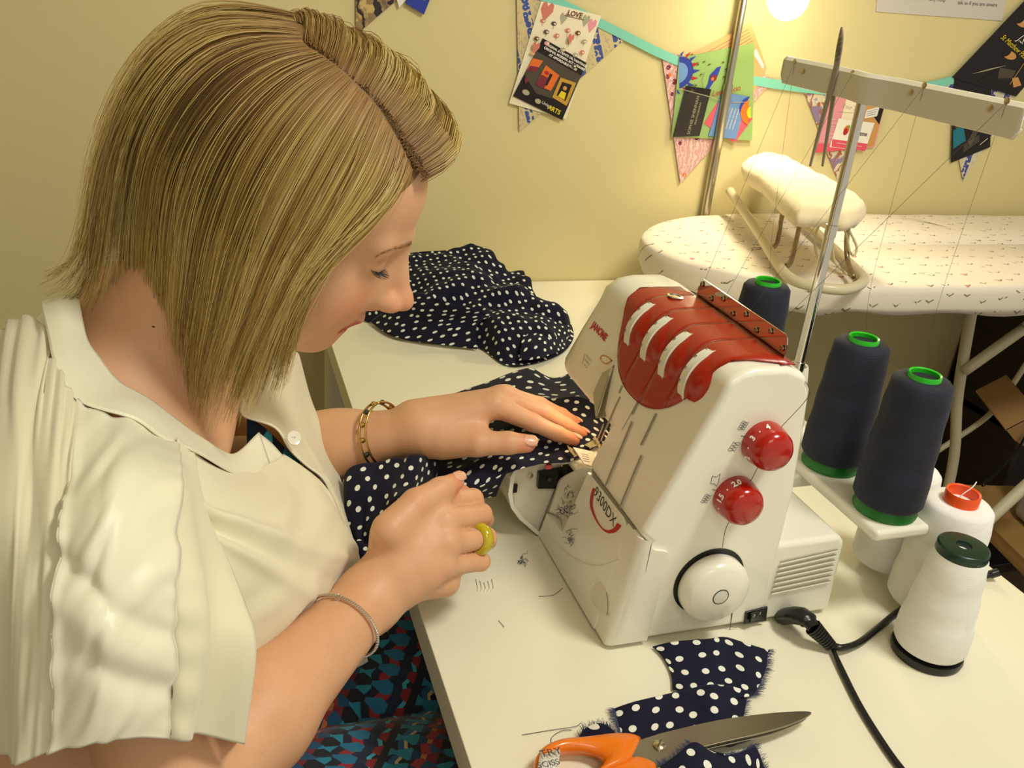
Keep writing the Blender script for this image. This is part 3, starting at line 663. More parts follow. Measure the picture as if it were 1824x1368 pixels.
w3 = cone('thread_cone', 'white thread cone with a dark green cap ring, frontmost of the cones', 'thread cone', None, .652, .522, 0.0005, .0345, .0255, .118, M['whitet'], M['black'], .006, .0, base=False)
b = MB(); b.lathe([(.0335, .0), (.0345, .004), (.0335, .008)], 40, (0, 0, 0)); b.build('bottom_ring', M['black'], w3)
M['dgreen'] = mat('bottle_green', (12, 48, 34), .3)
b = MB(); b.lathe([(.0225, .116), (.0235, .119), (.0235, .127), (.0228, .1285), (.021, .129), (.007, .129), (.0062, .12)], 40, (0, 0, 0), close=False); cr_ = b.build('cap_ring', M['dgreen'], w3, ang=50)
b = MB()
for a0, a1, mi in ((-.5, 1.9, 1), (1.9, 5.783, 0)):
    P = [[(r*math.cos(a), r*math.sin(a), .1293) for a in np.linspace(a0, a1, 24)] for r in (.0078, .0205)]; b.grid(P, mi)
b.build('cap_label', [mat('label_white', (226, 222, 204), .5), mat('label_red', (214, 66, 48), .5)], cr_)
for o in (w1, w2, w3): o['group'] = 'white thread cones on the table'
# ------------------------------------------------------------------ power cord
PC = thing('power_cord', 'black power cord plugged into the side of the overlocker', 'cord', (0.55, 0.5, 0))
def on0b(px, py, d=0.0): return atY(px, py, Y0-d)
b = MB(); q = [on0b(1398, 1098, .001)+np.array([0, 0, 0]), on0b(1412, 1096, .012), on0b(1428, 1098, .022), on0b(1440, 1106, .030), on0b(1452, 1120, .040)]
b.tube(cr(q, 5), [ .0118]*6+[.0125]*5+[.0115]*5+[.0085]*5, 16, flat=.72, up=(0, 0, 1)); b.build('plug', M['black'], PC, bevel=0, ang=60)
b = MB()
a_, b__ = on0b(1448, 1117, .037), np.array(atZ(1482, 1152, .006)); 
for i in range(9):
    f = i/9; p0 = a_+(b__-a_)*f; p1 = a_+(b__-a_)*(f+.07); b.tube([p0, p1], [.0088-.003*f, .0088-.003*f], 12)
b.tube([a_, b__], [.0062, .004], 10); b.build('strain_relief', M['black'], PC, ang=40)
b = MB()
for off in (-.0012, .0012):
    b.tube(cr([b__+(0, off, 0), atZ(1500, 1195, .003)+(off, 0, 0), atZ(1530, 1255, .003)+(off, 0, 0), atZ(1570, 1320, .003)+(off, 0, 0), atZ(1610, 1375, .003)+(off, 0, 0), atZ(1700, 1480, .003)+(off, 0, 0)], 8), .0021, 8)
b.build('flex', M['black'], PC, ang=180)
PC2 = tag(MB().tube(cr([b__+(0, .0, .002), atZ(1500, 1154, .008), atZ(1530, 1145, .004), atZ(1565, 1118, .003), atZ(1600, 1090, .003), atZ(1640, 1068, .003), atZ(1700, 1052, .003), atZ(1740, 1030, .004), atZ(1762, 1024, .008), atZ(1778, 1019, .012)], 8), [.0036]*65+[.0048]*8, 12).build('foot_pedal_cord', M['black'], None, ang=180), 'black cord running from the plug behind the frontmost white cone to the table edge', 'cord')
# ------------------------------------------------------------------ tweezers hooked over the thread guide bar
XT = .6035
TW = thing('tweezers', 'long grey tweezers hooked over the left half of the thread guide bar', 'tweezers', (.60, .8, .5))
def resamp_(P, n):
    P = np.array(P); s_ = np.concatenate([[0], np.cumsum(np.linalg.norm(np.diff(P, axis=0), axis=1))]); u = np.linspace(0, s_[-1], n); return [np.array([np.interp(v, s_, P[:, i]) for i in range(3)]) for v in u]
M['tw'] = mat('tweezer_steel', (158, 148, 130), .45, .1)
tp = atX(1500, 48, XT-.003)
for (ex, w1_) in (((1443, 296), .0042), ((1465, 296), .0036)):
    e = atX(*ex, XT-.005 if ex[0] < 1450 else XT+.010); sp = atX(1478 if ex[0] < 1450 else 1486, 165, XT+(-.002 if ex[0] < 1450 else .003))
    b = MB(); P = resamp_([tp, atX(1499, 62, XT-.003), atX(1490, 120, XT-.001), sp, e], 30); G = []
    for i, p in enumerate(P):
        f = i/(len(P)-1); w = np.interp(f, [0, .05, .15, .45, .8, 1], [.0012, .0036, .0048, .0036, .0026, .0014]); G.append([p+np.array([0, -w, -w*.1]), p+np.array([-.0006, 0, 0]), p+np.array([0, w, w*.1])])
    b.grid(G); b.build('prong', M['tw'], TW, ang=180, solid=.0010)
# ------------------------------------------------------------------ scissors
SC = thing('scissors', 'orange-handled fabric scissors lying on the polka dot scraps', 'scissors', (.33, .47, .01))
M['blade'] = mat('blade_steel', (150, 144, 126), .3, .9)
t = NT(M['blade']); t.bump(t.wave(t.coord(rot=(0, 0, .3)), 300, 2, 2, 1, 'X'), .05, .0003)
M['orange'] = mat('orange_plastic', (238, 122, 8), .25, coat=.4)
def zz(pts, z): return [atZ(x, y, z) for x, y in pts]
b = MB(); b.prism(zz(cr([(1135, 1322), (1160, 1313), (1200, 1302), (1280, 1284), (1360, 1273), (1410, 1270), (1440, 1270), (1443, 1274), (1420, 1288), (1380, 1302), (1330, 1315), (1270, 1330), (1225, 1342), (1190, 1362), (1150, 1372), (1135, 1365)], 3, True), .013) if False else [atZ(p[0], p[1], .0135) for p in cr([(x, y, 0) for x, y in [(1128, 1330), (1160, 1314), (1200, 1303), (1280, 1285), (1360, 1274), (1410, 1270), (1440, 1270), (1443, 1275), (1420, 1288), (1380, 1302), (1330, 1315), (1270, 1329), (1225, 1342), (1195, 1358), (1160, 1378), (1130, 1378)]], 3, True)], (0, 0, .002)); b.build('upper_blade', M['blade'], SC, bevel=.0006, seg=2)
b = MB(); b.prism([atZ(p[0], p[1], .0105) for p in cr([(x, y, 0) for x, y in [(1150, 1330), (1250, 1322), (1340, 1312), (1400, 1298), (1436, 1280), (1420, 1292), (1370, 1312), (1310, 1326), (1230, 1345), (1150, 1375)]], 3, True)], (0, 0, .002)); b.build('lower_blade', M['blade'], SC, bevel=.0005, seg=2)
b = MB(); c0 = atZ(1174, 1328, .0155); b.lathe([(.0055, 0), (.0055, .0012), (.0042, .0022), (.0, .0026)], 24, c0); b.tube([c0+(-.003, -.003, .0026), c0+(.003, .003, .0026)], .0005, 4, 1); b.build('pivot_screw', [M['steel2'], M['dark']], SC)
def flat_ring(outer, inner, z, h, name, m):
    o_ = [atZ(p[0], p[1], z) for p in cr([(x, y, 0) for x, y in outer], 5, True)]; n = len(o_)
    i0 = cr([(x, y, 0) for x, y in inner], 5, True); i_ = [atZ(i0[int(k*len(i0)/n) % len(i0)][0], i0[int(k*len(i0)/n) % len(i0)][1], z) for k in range(n)]
    b = MB(); P = []
    o_, i_ = np.array(o_), np.array(i_)
    for f, dz in ((0, 0), (-.03, h*.5), (.12, h*.92), (.5, h*1.05), (.88, h*.92), (1.03, h*.5), (1, 0)): P.append((o_+(i_-o_)*f)+np.array([0, 0, dz]))
    P.append(P[0]); b.grid(P, wrap=True); return b.build(name, m, SC, ang=180)
flat_ring([(1137, 1322), (1100, 1318), (1040, 1326), (1000, 1330), (965, 1345), (950, 1370), (960, 1400), (1010, 1420), (1060, 1410), (1080, 1385), (1115, 1368), (1130, 1350)], [(1075, 1360), (1060, 1350), (1030, 1345), (1000, 1347), (982, 1358), (978, 1375), (990, 1395), (1015, 1402), (1040, 1398), (1058, 1388), (1068, 1378), (1074, 1368)], .008, .011, 'upper_handle', M['orange'])
flat_ring([(1172, 1360), (1140, 1352), (1105, 1368), (1080, 1390), (1040, 1410), (1000, 1440), (1010, 1490), (1070, 1500), (1120, 1460), (1140, 1420), (1165, 1390), (1178, 1372)], [(1110, 1420), (1095, 1408), (1070, 1414), (1045, 1430), (1035, 1450), (1045, 1470), (1070, 1472), (1090, 1462), (1100, 1450), (1108, 1440), (1112, 1432), (1112, 1425)], .006, .010, 'lower_handle', M['orange'])
b = MB(); P = [[atZ(962-3*i+dx, 1336+22*i*1.0, .021-.003*abs(i-1)) for dx in (0, 12, 24, 36)] for i in range(3)]; b.grid(P, 0); tg_ = b.build('name_tape', mat('tape_white', (222, 222, 214), .4), SC, ang=180, solid=.0004)
b = MB(); o = atZ(975, 1350, .0225); u = atZ(985, 1348, .0225)-o; add_text(b, 'TRY', .010, atZ(981, 1341, .0225), u, np.cross((0, 0, 1), u), lift=.0004); add_text(b, 'SCISS', .008, atZ(977, 1361, .0225), u, np.cross((0, 0, 1), u), lift=.0004); b.build('ink', M['blktxt'], tg_, smooth=False)
# ================================================================== implicit body surface -> one continuous skin mesh
def rotm(a, b_, c):
    ca, sa, cb, sb, cc, sc = math.cos(a), math.sin(a), math.cos(b_), math.sin(b_), math.cos(c), math.sin(c)
    return np.array([[ca, -sa, 0], [sa, ca, 0], [0, 0, 1]]) @ np.array([[cb, 0, sb], [0, 1, 0], [-sb, 0, cb]]) @ np.array([[1, 0, 0], [0, cc, -sc], [0, sc, cc]])
class RC:      # tapered capsule
    def __init__(s, a, b_, ra, rb, k=.006, sg=1):
        s.a, s.b, s.ra, s.rb, s.k, s.sg = np.array(a, float), np.array(b_, float), ra, rb, k, sg
        s.c = (s.a+s.b)/2; s.R = np.linalg.norm(s.a-s.b)/2+max(ra, rb)
    def d(s, p):
        ba = s.b-s.a; L = ba@ba+1e-12; h = np.clip(((p-s.a)@ba)/L, 0, 1)
        return np.linalg.norm(p-s.a-h[:, None]*ba, axis=1)-(s.ra+(s.rb-s.ra)*h)
class EL:      # ellipsoid
    def __init__(s, c, r, k=.006, sg=1, M_=None):
        s.c, s.r, s.k, s.sg, s.M = np.array(c, float), np.array(r, float), k, sg, (np.eye(3) if M_ is None else M_); s.R = max(r)
    def d(s, p):
        q = (p-s.c)@s.M; k0 = np.linalg.norm(q/s.r, axis=1); k1 = np.linalg.norm(q/(s.r**2), axis=1)+1e-9
        return np.where(k0 < 1e-6, -s.r.min(), k0*(k0-1)/k1)
class GR:
    def __init__(s, ch, k=.01, sg=1):
        s.ch, s.k, s.sg = ch, k, sg
        pos = [q for q in ch if q.sg > 0]; s.c = np.mean([q.c for q in pos], axis=0); s.R = max(np.linalg.norm(q.c-s.c)+q.R for q in pos)
    def ev(s, p, bc, br):
        r = None
        for q in s.ch:
            if np.linalg.norm(q.c-bc)-q.R-br > .032: continue
            d = q.ev(p, bc, br) if isinstance(q, GR) else q.d(p)
            if d is None: continue
            if q.sg > 0:
                if r is None: r = d
                else: h = np.maximum(q.k-np.abs(r-d), 0)/q.k; r = np.minimum(r, d)-h*h*q.k*.25
            elif r is not None:
                h = np.maximum(q.k-np.abs(r+d), 0)/q.k; r = np.maximum(r, -d)+h*h*q.k*.25
        return r
def nets(root, h, B=10):
    lo = root.c-root.R-.01; n = np.ceil((2*root.R+.02)/h/B).astype(int); V, F = [], []; keys = []; stride = int(n)*B+B+2
    g = np.arange(-1, B+1); gx = np.stack(np.meshgrid(g, g, g, indexing='ij'), -1).reshape(-1, 3)      # B+2 samples
    br = h*(B+2)*.87; m_ = B+2
    for bi in range(n):
        for bj in range(n):
            for bk in range(n):
                o = np.array([bi, bj, bk])*B; bc = lo+(o+B/2)*h
                v = root.ev(bc[None], bc, 0)
                if v is None or abs(v[0]) > br*1.15: continue
                D = root.ev(lo+(gx+o)*h, bc, br)
                if D is None: continue
                D = D.reshape(m_, m_, m_); S_ = D < 0
                if S_.all() or not S_.any(): continue
                # cells: corner index from (i,j,k) in 0..m_-2
                cs = np.zeros((m_-1,)*3, int)
                for dx in (0, 1):
                    for dy in (0, 1):
                        for dz in (0, 1): cs += S_[dx:m_-1+dx, dy:m_-1+dy, dz:m_-1+dz]
                act = (cs > 0) & (cs < 8); idx = np.argwhere(act); acc = np.zeros((len(idx), 3)); cnt = np.zeros(len(idx))
                for ax in range(3):
                    for u in (0, 1):
                        for w in (0, 1):
                            c0 = np.zeros(3, int); oth = [a for a in range(3) if a != ax]; c0[oth[0]] = u; c0[oth[1]] = w; c1 = c0.copy(); c1[ax] = 1
                            d0 = D[tuple((idx+c0).T)]; d1 = D[tuple((idx+c1).T)]; cr_s = (d0 < 0) != (d1 < 0)
                            t = np.where(cr_s, d0/(d0-d1+1e-20), 0); q = np.tile(c0.astype(float), (len(idx), 1)); q[:, ax] += t
                            acc += q*cr_s[:, None]; cnt += cr_s
                pos = lo+(o-1+idx+acc/cnt[:, None])*h
                gi = idx+o-1+1; key = (gi[:, 0]*stride+gi[:, 1])*stride+gi[:, 2]
                keys.append(key); V.append(pos)
                for ax in range(3):                       # edges owned by this block: start points 1..B
                    oth = [a for a in range(3) if a != ax]
                    s0 = [slice(1, B+1)]*3; s1 = list(s0); s1[ax] = slice(2, B+2)
                    A = S_[tuple(s0)]; C = S_[tuple(s1)]; e = np.argwhere(A != C)
                    if not len(e): continue
                    flip = A[tuple(e.T)]; g0 = e+1+o-1+1; ks = []
                    for u, w in ((0, 0), (1, 0), (1, 1), (0, 1)):
                        c = g0.copy(); c[:, oth[0]] -= u; c[:, oth[1]] -= w; ks.append((c[:, 0]*stride+c[:, 1])*stride+c[:, 2])
                    q = np.stack(ks, 1)
                    fl = flip if ax != 1 else ~flip
                    q[~fl] = q[~fl][:, ::-1]; F.append(q)
    keys = np.concatenate(keys); V = np.concatenate(V); F = np.concatenate(F)
    uk, ui = np.unique(keys, return_index=True); V = V[ui]; f = np.searchsorted(uk, F); f = np.minimum(f, len(uk)-1); ok = (uk[f] == F).all(1)
    return V, f[ok]
def np_mesh(name, V, F, mats, parent=None, smooth=True):
    me = bpy.data.meshes.new(name); me.vertices.add(len(V)); me.vertices.foreach_set('co', np.ascontiguousarray(V, dtype=np.float32).ravel())
    k = F.shape[1]; me.loops.add(F.size); me.loops.foreach_set('vertex_index', np.ascontiguousarray(F, dtype=np.int32).ravel())
    me.polygons.add(len(F)); me.polygons.foreach_set('loop_start', np.arange(len(F), dtype=np.int32)*k)
    for mm in (mats if isinstance(mats, (list, tuple)) else [mats]): me.materials.append(mm)
    me.update(calc_edges=True); me.validate()
    if smooth: me.polygons.foreach_set('use_smooth', [True]*len(me.polygons))
    o = bpy.data.objects.new(name, me); COL.objects.link(o)
    if parent is not None:
        o.parent = parent; p = parent; off = Vector((0, 0, 0))
        while p is not None: off += p.location; p = p.parent
        o.location = -off
    return o

# ---------------- head, in its own frame (x forward, y to her left, z up), then posed
HR = rotm(math.radians(-5.0), math.radians(29.5), math.radians(7.0)); HT = np.array([.059, .692, .408]); HS = 1.02
def H(x, y, z): return HR@(np.array([x, y, z])*HS)+HT
def hel(c, r, k, sg=1, tilt=0.0): return EL(H(*c), np.array(r)*HS, k, sg, HR@rotm(0, tilt, 0))
def hrc(a, b_, ra, rb, k, sg=1): return RC(H(*a), H(*b_), ra*HS, rb*HS, k, sg)
hp = [hel((-.012, 0, .029), (.094, .075, .087), .01), hel((.030, 0, .034), (.0510, .056, .050), .02), hel((.035, 0, -.028), (.047, .053, .067), .02)]
for s_ in (-1, 1):
    hp += [hel((.050, s_*.037, -.031), (.021, .018, .020), .020), hel((.0665, s_*.019, -.036), (.0210, .019, .022), .014), hrc((.0, s_*.050, -.058), (.061, s_*.013, -.087), .015, .0135, .022),
           hel((.043, s_*.033, -.055), (.025, .022, .026), .02), hrc((.0815, s_*.006, .019), (.064, s_*.043, .016), .0078, .008, .014)]
hp += [hel((.066, 0, -.089), (.0180, .018, .0155), .016), hel((.066, 0, -.064), (.021, .025, .022), .018)]
for s_ in (-1, 1):
    hp += [hel((.0890, s_*.031, .001), (.0200, .0165, .0110), .010, -1), hel((.0610, s_*.0310, .0010), (.0155, .0165, .0135), .003)]
    lid = lambda dy, dz, e=0.0: (.0610+(.0155+e)*math.sqrt(max(.02, 1-(dy/.0165)**2-(dz/.0135)**2)), s_*(.0310+dy), .001+dz)
    for d0, d1 in ((-.013, -.008), (-.008, -.003), (-.003, .003), (.003, .008), (.008, .013)):
        cz = lambda d: .0075-.0035*(d/.013)**2
        hp += [hrc(lid(d0, cz(d0)), lid(d1, cz(d1)), .0016, .0016, .002, -1), hrc(lid(d0, -.0048+.0015*(d0/.013)), lid(d1, -.0048+.0015*(d1/.013)), .0012, .0012, .0015, 1), hrc(lid(d0, -.0066+.0015*(d0/.013)), lid(d1, -.0066+.0015*(d1/.013)), .0007, .0007, .0008, -1)]
hp += [hrc((.0845, 0, .012), (.1085, 0, -.024), .0070, .0080, .012), hel((.1140, 0, -.0300), (.0098, .0086, .0084), .009)] + [hrc((.079, s_*.006, .000), (.089, s_*.009, -.032), .0085, .0105, .012) for s_ in (-1, 1)] + [hel((.058, 0, -.012), (.026, .030, .034), .02)]
for s_ in (-1, 1): hp += [hel((.1010, s_*.0105, -.0345), (.0120, .0062, .0074), .007)]
hp += [hrc((.1105, 0, -.0365), (.094, 0, -.0470), .0042, .005, .006)]
for s_ in (-1, 1): hp += [hel((.1040, s_*.0060, -.0425), (.0052, .0026, .0035), .002, -1)]
hp += [hrc((.0900, s_*.0030, -.0600), (.0765, s_*.0215, -.0665), .0062, .0030, .004) for s_ in (-1, 1)]
hp += [hrc((.0820, s_*.003, -.0745), (.0745, s_*.0180, -.0700), .0060, .0030, .004) for s_ in (-1, 1)]
hp += [hrc((.0960, s_*.000, -.0672), (.0770, s_*.0230, -.0676), .0012, .0010, .0016, -1) for s_ in (-1, 1)]
hp += [hrc((.094, 0, -.0825), (.088, 0, -.0820), .004, .004, .010, -1)]
for s_ in (-1, 1): hp += [hel((-.006, s_*.076, -.012), (.017, .006, .028), .006)]
head = GR(hp, .02)
neck = GR([RC(H(-.022, 0, -.045), (-.085, .69, .255), .049, .052, .03), RC(H(.02, 0, -.085), (-.045, .69, .255), .030, .042, .03)], .03)
# ---------------- torso
tor = GR([EL((-.120, .69, .145), (.098, .135, .155), .05, 1, rotm(0, .45, 0)), EL((-.16, .69, -.03), (.110, .145, .17), .06, 1, rotm(0, .35, 0)),
          RC((-.100, .63, .262), (-.085, .525, .252), .036, .036, .05), RC((-.100, .75, .262), (-.085, .865, .250), .036, .040, .05),
          RC((-.035, .635, .225), (-.03, .76, .228), .030, .032, .05), EL((.010, .65, .105), (.046, .050, .052), .04), EL((.015, .750, .110), (.050, .056, .056), .04),
          EL((-.23, .69, -.16), (.15, .175, .12), .06), RC((-.20, .59, -.19), (.22, .575, -.21), .085, .060, .05), RC((-.20, .79, -.19), (.22, .805, -.21), .085, .060, .05),
          RC((.22, .575, -.21), (.20, .575, -.62), .055, .038, .03), RC((.22, .805, -.21), (.20, .805, -.62), .055, .038, .03),
          RC((.19, .575, -.66), (.33, .57, -.705), .034, .022, .03), RC((.19, .805, -.66), (.33, .81, -.705), .034, .022, .03)], .04)
def Jp(px, py, y): return atY(px, py, y)
# ---------------- right arm and hand (near the camera), pinching the cloth
sR, eR, wR = np.array([-.080, .520, .245]), np.array([-.045, .445, .072]), Jp(662, 1062, .618)
armR = [RC(sR, eR, .038, .0375, .02), RC(eR, eR+(wR-eR)*.35, .0400, .0385, .02), RC(eR+(wR-eR)*.35, eR+(wR-eR)*.92, .0395, .0270, .02)]
mR = dict(i=Jp(772, 893, .668), m=Jp(789, 928, .648), r=Jp(795, 968, .632), p=Jp(786, 1008, .622))
handR = [RC(wR, Jp(720, 975, .640), .0265, .0230, .015), RC(wR, Jp(745, 1015, .622), .0255, .0195, .015),
         RC(Jp(705, 955, .645), mR['i'], .0195, .0130, .012), RC(Jp(710, 970, .64), mR['m'], .0200, .0130, .012),
         RC(Jp(715, 1000, .63), mR['r'], .0190, .0125, .012), RC(Jp(720, 1030, .62), mR['p'], .0195, .0115, .012),
         RC(Jp(720, 1035, .630), Jp(792, 1035, .636), .0200, .0145, .012), RC(Jp(700, 945, .655), Jp(735, 915, .675), .0170, .0140, .012)]
def finger(pts, rs, k=.004): return GR([RC(pts[i], pts[i+1], rs[i], rs[i+1], k) for i in range(len(pts)-1)], .0012)
fR = [finger([mR['i'], Jp(842, 889, .693), Jp(846, 896, .712), Jp(823, 876, .722)], [.0115, .0098, .0088, .0075]),
      finger([mR['m'], Jp(857, 916, .676), Jp(862, 925, .700), Jp(832, 905, .712)], [.0118, .0100, .0090, .0078]),
      finger([mR['r'], Jp(866, 958, .662), Jp(868, 962, .686), Jp(838, 935, .700)], [.0112, .0096, .0088, .0076]),
      finger([mR['p'], Jp(855, 1000, .650), Jp(858, 1000, .670), Jp(836, 980, .684)], [.0104, .0088, .0080, .0070])]
thR = finger([Jp(694, 944, .632), Jp(740, 896, .650), Jp(784, 872, .664), Jp(811, 858, .676)], [.0160, .0125, .0108, .0084])
thR.k = .010
for f_ in fR: f_.k = .0012
HRt = GR([GR(armR+handR, .02)]+[GR(fR, .007), thR], .03)
# ---------------- left arm and hand, flat on the cloth
wL = Jp(748, 766, .812); sL = np.array([-.075, .88, .255]); eL = np.array([-.005, .905, .085])
armL = [RC(sL, eL, .040, .038, .03), RC(eL, Jp(610, 792, .845), .037, .0345, .03), RC(Jp(610, 792, .845), wL, .0345, .0235, .02)]
mL = dict(i=Jp(880, 722, .805), m=Jp(893, 708, .828), r=Jp(900, 706, .850), p=Jp(898, 708, .872))
handL = [RC(wL, mL['i'], .0235, .0135, .015), RC(wL+(0, .008, 0), mL['m'], .0225, .0130, .015), RC(wL+(0, .014, 0), mL['r'], .0210, .0125, .015), RC(wL+(0, .018, -.002), mL['p'], .0200, .0115, .015),
         RC(wL+(.01, -.004, -.006), Jp(845, 776, .792), .0210, .0150, .014)]
fL = [finger([mL['i'], Jp(948, 752, .805), Jp(992, 772, .806), Jp(1022, 783, .806)], [.0125, .0100, .0086, .0072]),
      finger([mL['m'], Jp(965, 733, .828), Jp(1008, 758, .829), Jp(1036, 772, .829)], [.0125, .0102, .0088, .0073]),
      finger([mL['r'], Jp(960, 722, .852), Jp(1000, 740, .852), Jp(1025, 753, .851)], [.0118, .0098, .0084, .0070]),
      finger([mL['p'], Jp(945, 716, .876), Jp(972, 726, .876), Jp(992, 738, .876)], [.0108, .0086, .0074, .0062])]
for f_ in fL: f_.k = .0012
thL = finger([Jp(795, 785, .795), Jp(850, 790, .776), Jp(905, 789, .768), Jp(938, 790, .765)], [.0190, .0135, .0118, .0098]); thL.k = .012
HLt = GR([GR(armL+handL, .02), GR(fL, .007), thL], .03)
body_sdf = GR([head, neck, tor, HRt, HLt], .02); neck.k = .03; tor.k = .04
V, F = nets(body_sdf, .0020 if not globals().get('QUICK') else .003)
M['skin'] = mat('skin', (222, 160, 118), rough=0.48, spec=0.4, sss=0.12)
t = NT(M['skin']); c = t.coord()
at = t.n('ShaderNodeAttribute'); at.attribute_name = 'tint'
nz = t.noise(c, 35, 4); base = t.mix(nz, (206, 154, 116), (220, 172, 134))
fr = t.math('MULTIPLY', t.math('LESS_THAN', t.voro(c, 260, 1.0), 0.13), t.math('GREATER_THAN', t.noise(c, 60, 2), 0.52)); base = t.mix(t.math('MULTIPLY', fr, .30), base, (166, 98, 62))
base = t.mix(t.sep(at.outputs['Color'])[0], base, (184, 84, 74)); base = t.mix(t.sep(at.outputs['Color'])[1], base, (224, 128, 96)); t.color(base)
hgt = t.math('ADD', t.noise(c, 380, 4), t.math('MULTIPLY', t.voro(c, 650, 1.0), .4)); t.bump(hgt, .22, .0007)
PER = thing('person', 'woman with a blonde bob in a cream blouse leaning over and feeding dotted cloth', 'person', (-.2, .69, T0))
body = np_mesh('body', V, F, M['skin'], PER)
# colour that belongs to the skin: lips, fingertips, knuckles
def seg(p, a, b_): 
    ba = b_-a; h = np.clip(((p-a)@ba)/(ba@ba), 0, 1); return np.linalg.norm(p-a-h[:, None]*ba, axis=1)
lip = np.full(len(V), 9.)
for s_ in (-1, 1):
    for a, b_, r0 in (((.0915, s_*.002, -.0612), (.0790, s_*.0215, -.0670), .0056), ((.0850, s_*.002, -.0742), (.0765, s_*.0180, -.0700), .0062)):
        lip = np.minimum(lip, seg(V, H(*a), H(*b_))-r0*HS)
L_ = np.clip(-lip/.0012+.2, 0, 1); L_ *= (np.linalg.norm(V-HT, axis=1) < .16)
tip = np.zeros(len(V))
for f_ in fR+fL+[thR, thL]:
    q = f_.ch[-1].b; tip = np.maximum(tip, np.clip(1-(np.linalg.norm(V-q, axis=1)-.006)/.012, 0, 1)*.75)
    for kk in f_.ch[:-1]: tip = np.maximum(tip, np.clip(1-np.linalg.norm(V-kk.b, axis=1)/.017, 0, 1)*.35)
for q in (H(.070, -.045, -.035), H(.112, 0, -.037)): tip = np.maximum(tip, np.clip(1-np.linalg.norm(V-q, axis=1)/.03, 0, 1)*.4)
ca = body.data.color_attributes.new('tint', 'FLOAT_COLOR', 'POINT'); arr = np.zeros((len(body.data.vertices), 4), np.float32)
if len(arr) == len(V): arr[:, 0] = L_; arr[:, 1] = tip; arr[:, 3] = 1; ca.data.foreach_set('color', arr.ravel())
# nails
M['nail'] = mat('nail', (226, 172, 142), rough=.3, coat=.1)
def nail(f_, up, w=.0052, l=.0072, back=.004):
    a, b_, r = f_.ch[-1].a, f_.ch[-1].b, f_.ch[-1].rb; t_ = (b_-a)/np.linalg.norm(b_-a); u = np.array(up, float); u = u-t_*(u@t_); u /= np.linalg.norm(u); w_ = np.cross(t_, u)
    rr = r*1.0; P = []
    for i in range(9):
        f = i/8*2-1; row = []
        for j in range(9):
            g = (j/8*2-1); ww = w*math.sqrt(max(0, 1-(max(0, -f))**2.5)) if f < 0 else w*(1-.12*f*f)
            if f > .6: ww *= math.sqrt(max(.05, 1-((f-.6)/.42)**2))
            y = g*ww; x = f*l+ (r*.35-back*.2); hgt = math.sqrt(max(0, rr*rr-y*y))+.0004-.0009*max(0, f)**2*.0-max(0, x)**2*30*.0
            row.append(b_+t_*x+w_*y+u*(hgt-.0016*(max(0, x)/.01)**2))
        P.append(row)
    b = MB(); b.grid(P); b.build('fingernail', M['nail'], PER, ang=180, solid=.0005)
nail(thL, (0, -.6, .8), .0066, .0078); nail(fL[3], (0, -.2, 1), .0042, .0075); nail(fL[0], (.3, 0, 1), .005, .0062); nail(fL[1], (.3, 0, 1), .005, .0062); nail(fL[2], (.3, 0, 1), .0046, .0060); nail(thR, (-.2, -.5, .85), .0060, .0072)
# brows and lashes
def strands(curves, r0, r1, name, m, parent, n=3):
    Vs, Fs = [], []; off = 0
    for pts in curves:
        pts = np.asarray(pts); k = len(pts); t_ = np.gradient(pts, axis=0); t_ /= np.linalg.norm(t_, axis=1)[:, None]+1e-12
        u = np.cross(t_, [.3, -.9, .3]); u /= np.linalg.norm(u, axis=1)[:, None]+1e-12; w = np.cross(t_, u); rr = np.linspace(r0, r1, k)[:, None]
        ring_ = [pts+rr*(math.cos(2*math.pi*j/n)*u+math.sin(2*math.pi*j/n)*w) for j in range(n)]
        Vs.append(np.stack(ring_, 1).reshape(-1, 3)); i = np.arange(k-1)[:, None]*n; j = np.arange(n)[None]; 
        q = np.stack([i+j, i+(j+1) % n, i+n+(j+1) % n, i+n+j], -1).reshape(-1, 4)+off; Fs.append(q); off += k*n
    return np_mesh(name, np.concatenate(Vs), np.concatenate(Fs), m, parent)
M['lash'] = mat('lash', (34, 22, 14), .6); M['brow'] = mat('brow', (150, 104, 62), .7)
for s_ in (-1, 1):
    cs = []
    for i in range(46):
        f = i/45; dy = -.0125+.0265*f; zz_ = -.0042+.0018*f; a = H(.0610+.0160*math.sqrt(max(.05, 1-(dy/.0168)**2-.14)), s_*(.0310+dy), zz_); d = HR@np.array([.0080, s_*(-.002+.008*(f-.2)), -.0046])*(0.75+.3*random.random()); d2 = HR@np.array([.002, s_*.001, .0030])
        cs.append(cr([a, a+d*.5, a+d+d2], 3))
    strands(cs, .00030, .00008, 'eyelashes', M['lash'], PER)

def surf(px, py, t0=.45):
    r = ray(px, py); r = r/np.linalg.norm(r); t_ = t0
    for _ in range(200):
        p = CO+r*t_; v = body_sdf.ev(p[None], p, 0)
        d = .02 if v is None else v[0]
        if d < .0003: return p
        t_ += max(.0004, d*.8)
    return p
cs = []
bp = cr([(672, 455, 0), (690, 446, 0), (710, 440, 0), (724, 437, 0), (735, 431, 0)], 12)
for k in range(110):
    f = random.random()**.75; i = f*(len(bp)-2); q = bp[int(i)]+(bp[int(i)+1]-bp[int(i)])*(i % 1); g = random.uniform(-1, 1)*(1.2+2.2*f)
    a = surf(q[0], q[1]+g); e = surf(q[0]-7, q[1]+g*.6+3.5-2.5*f); e = e+(e-HT)/np.linalg.norm(e-HT)*.0008; cs.append([a, (a+e)/2+(a-HT)*.006, e])
strands(cs, .00016, .00005, 'eyebrow', M['brow'], PER)
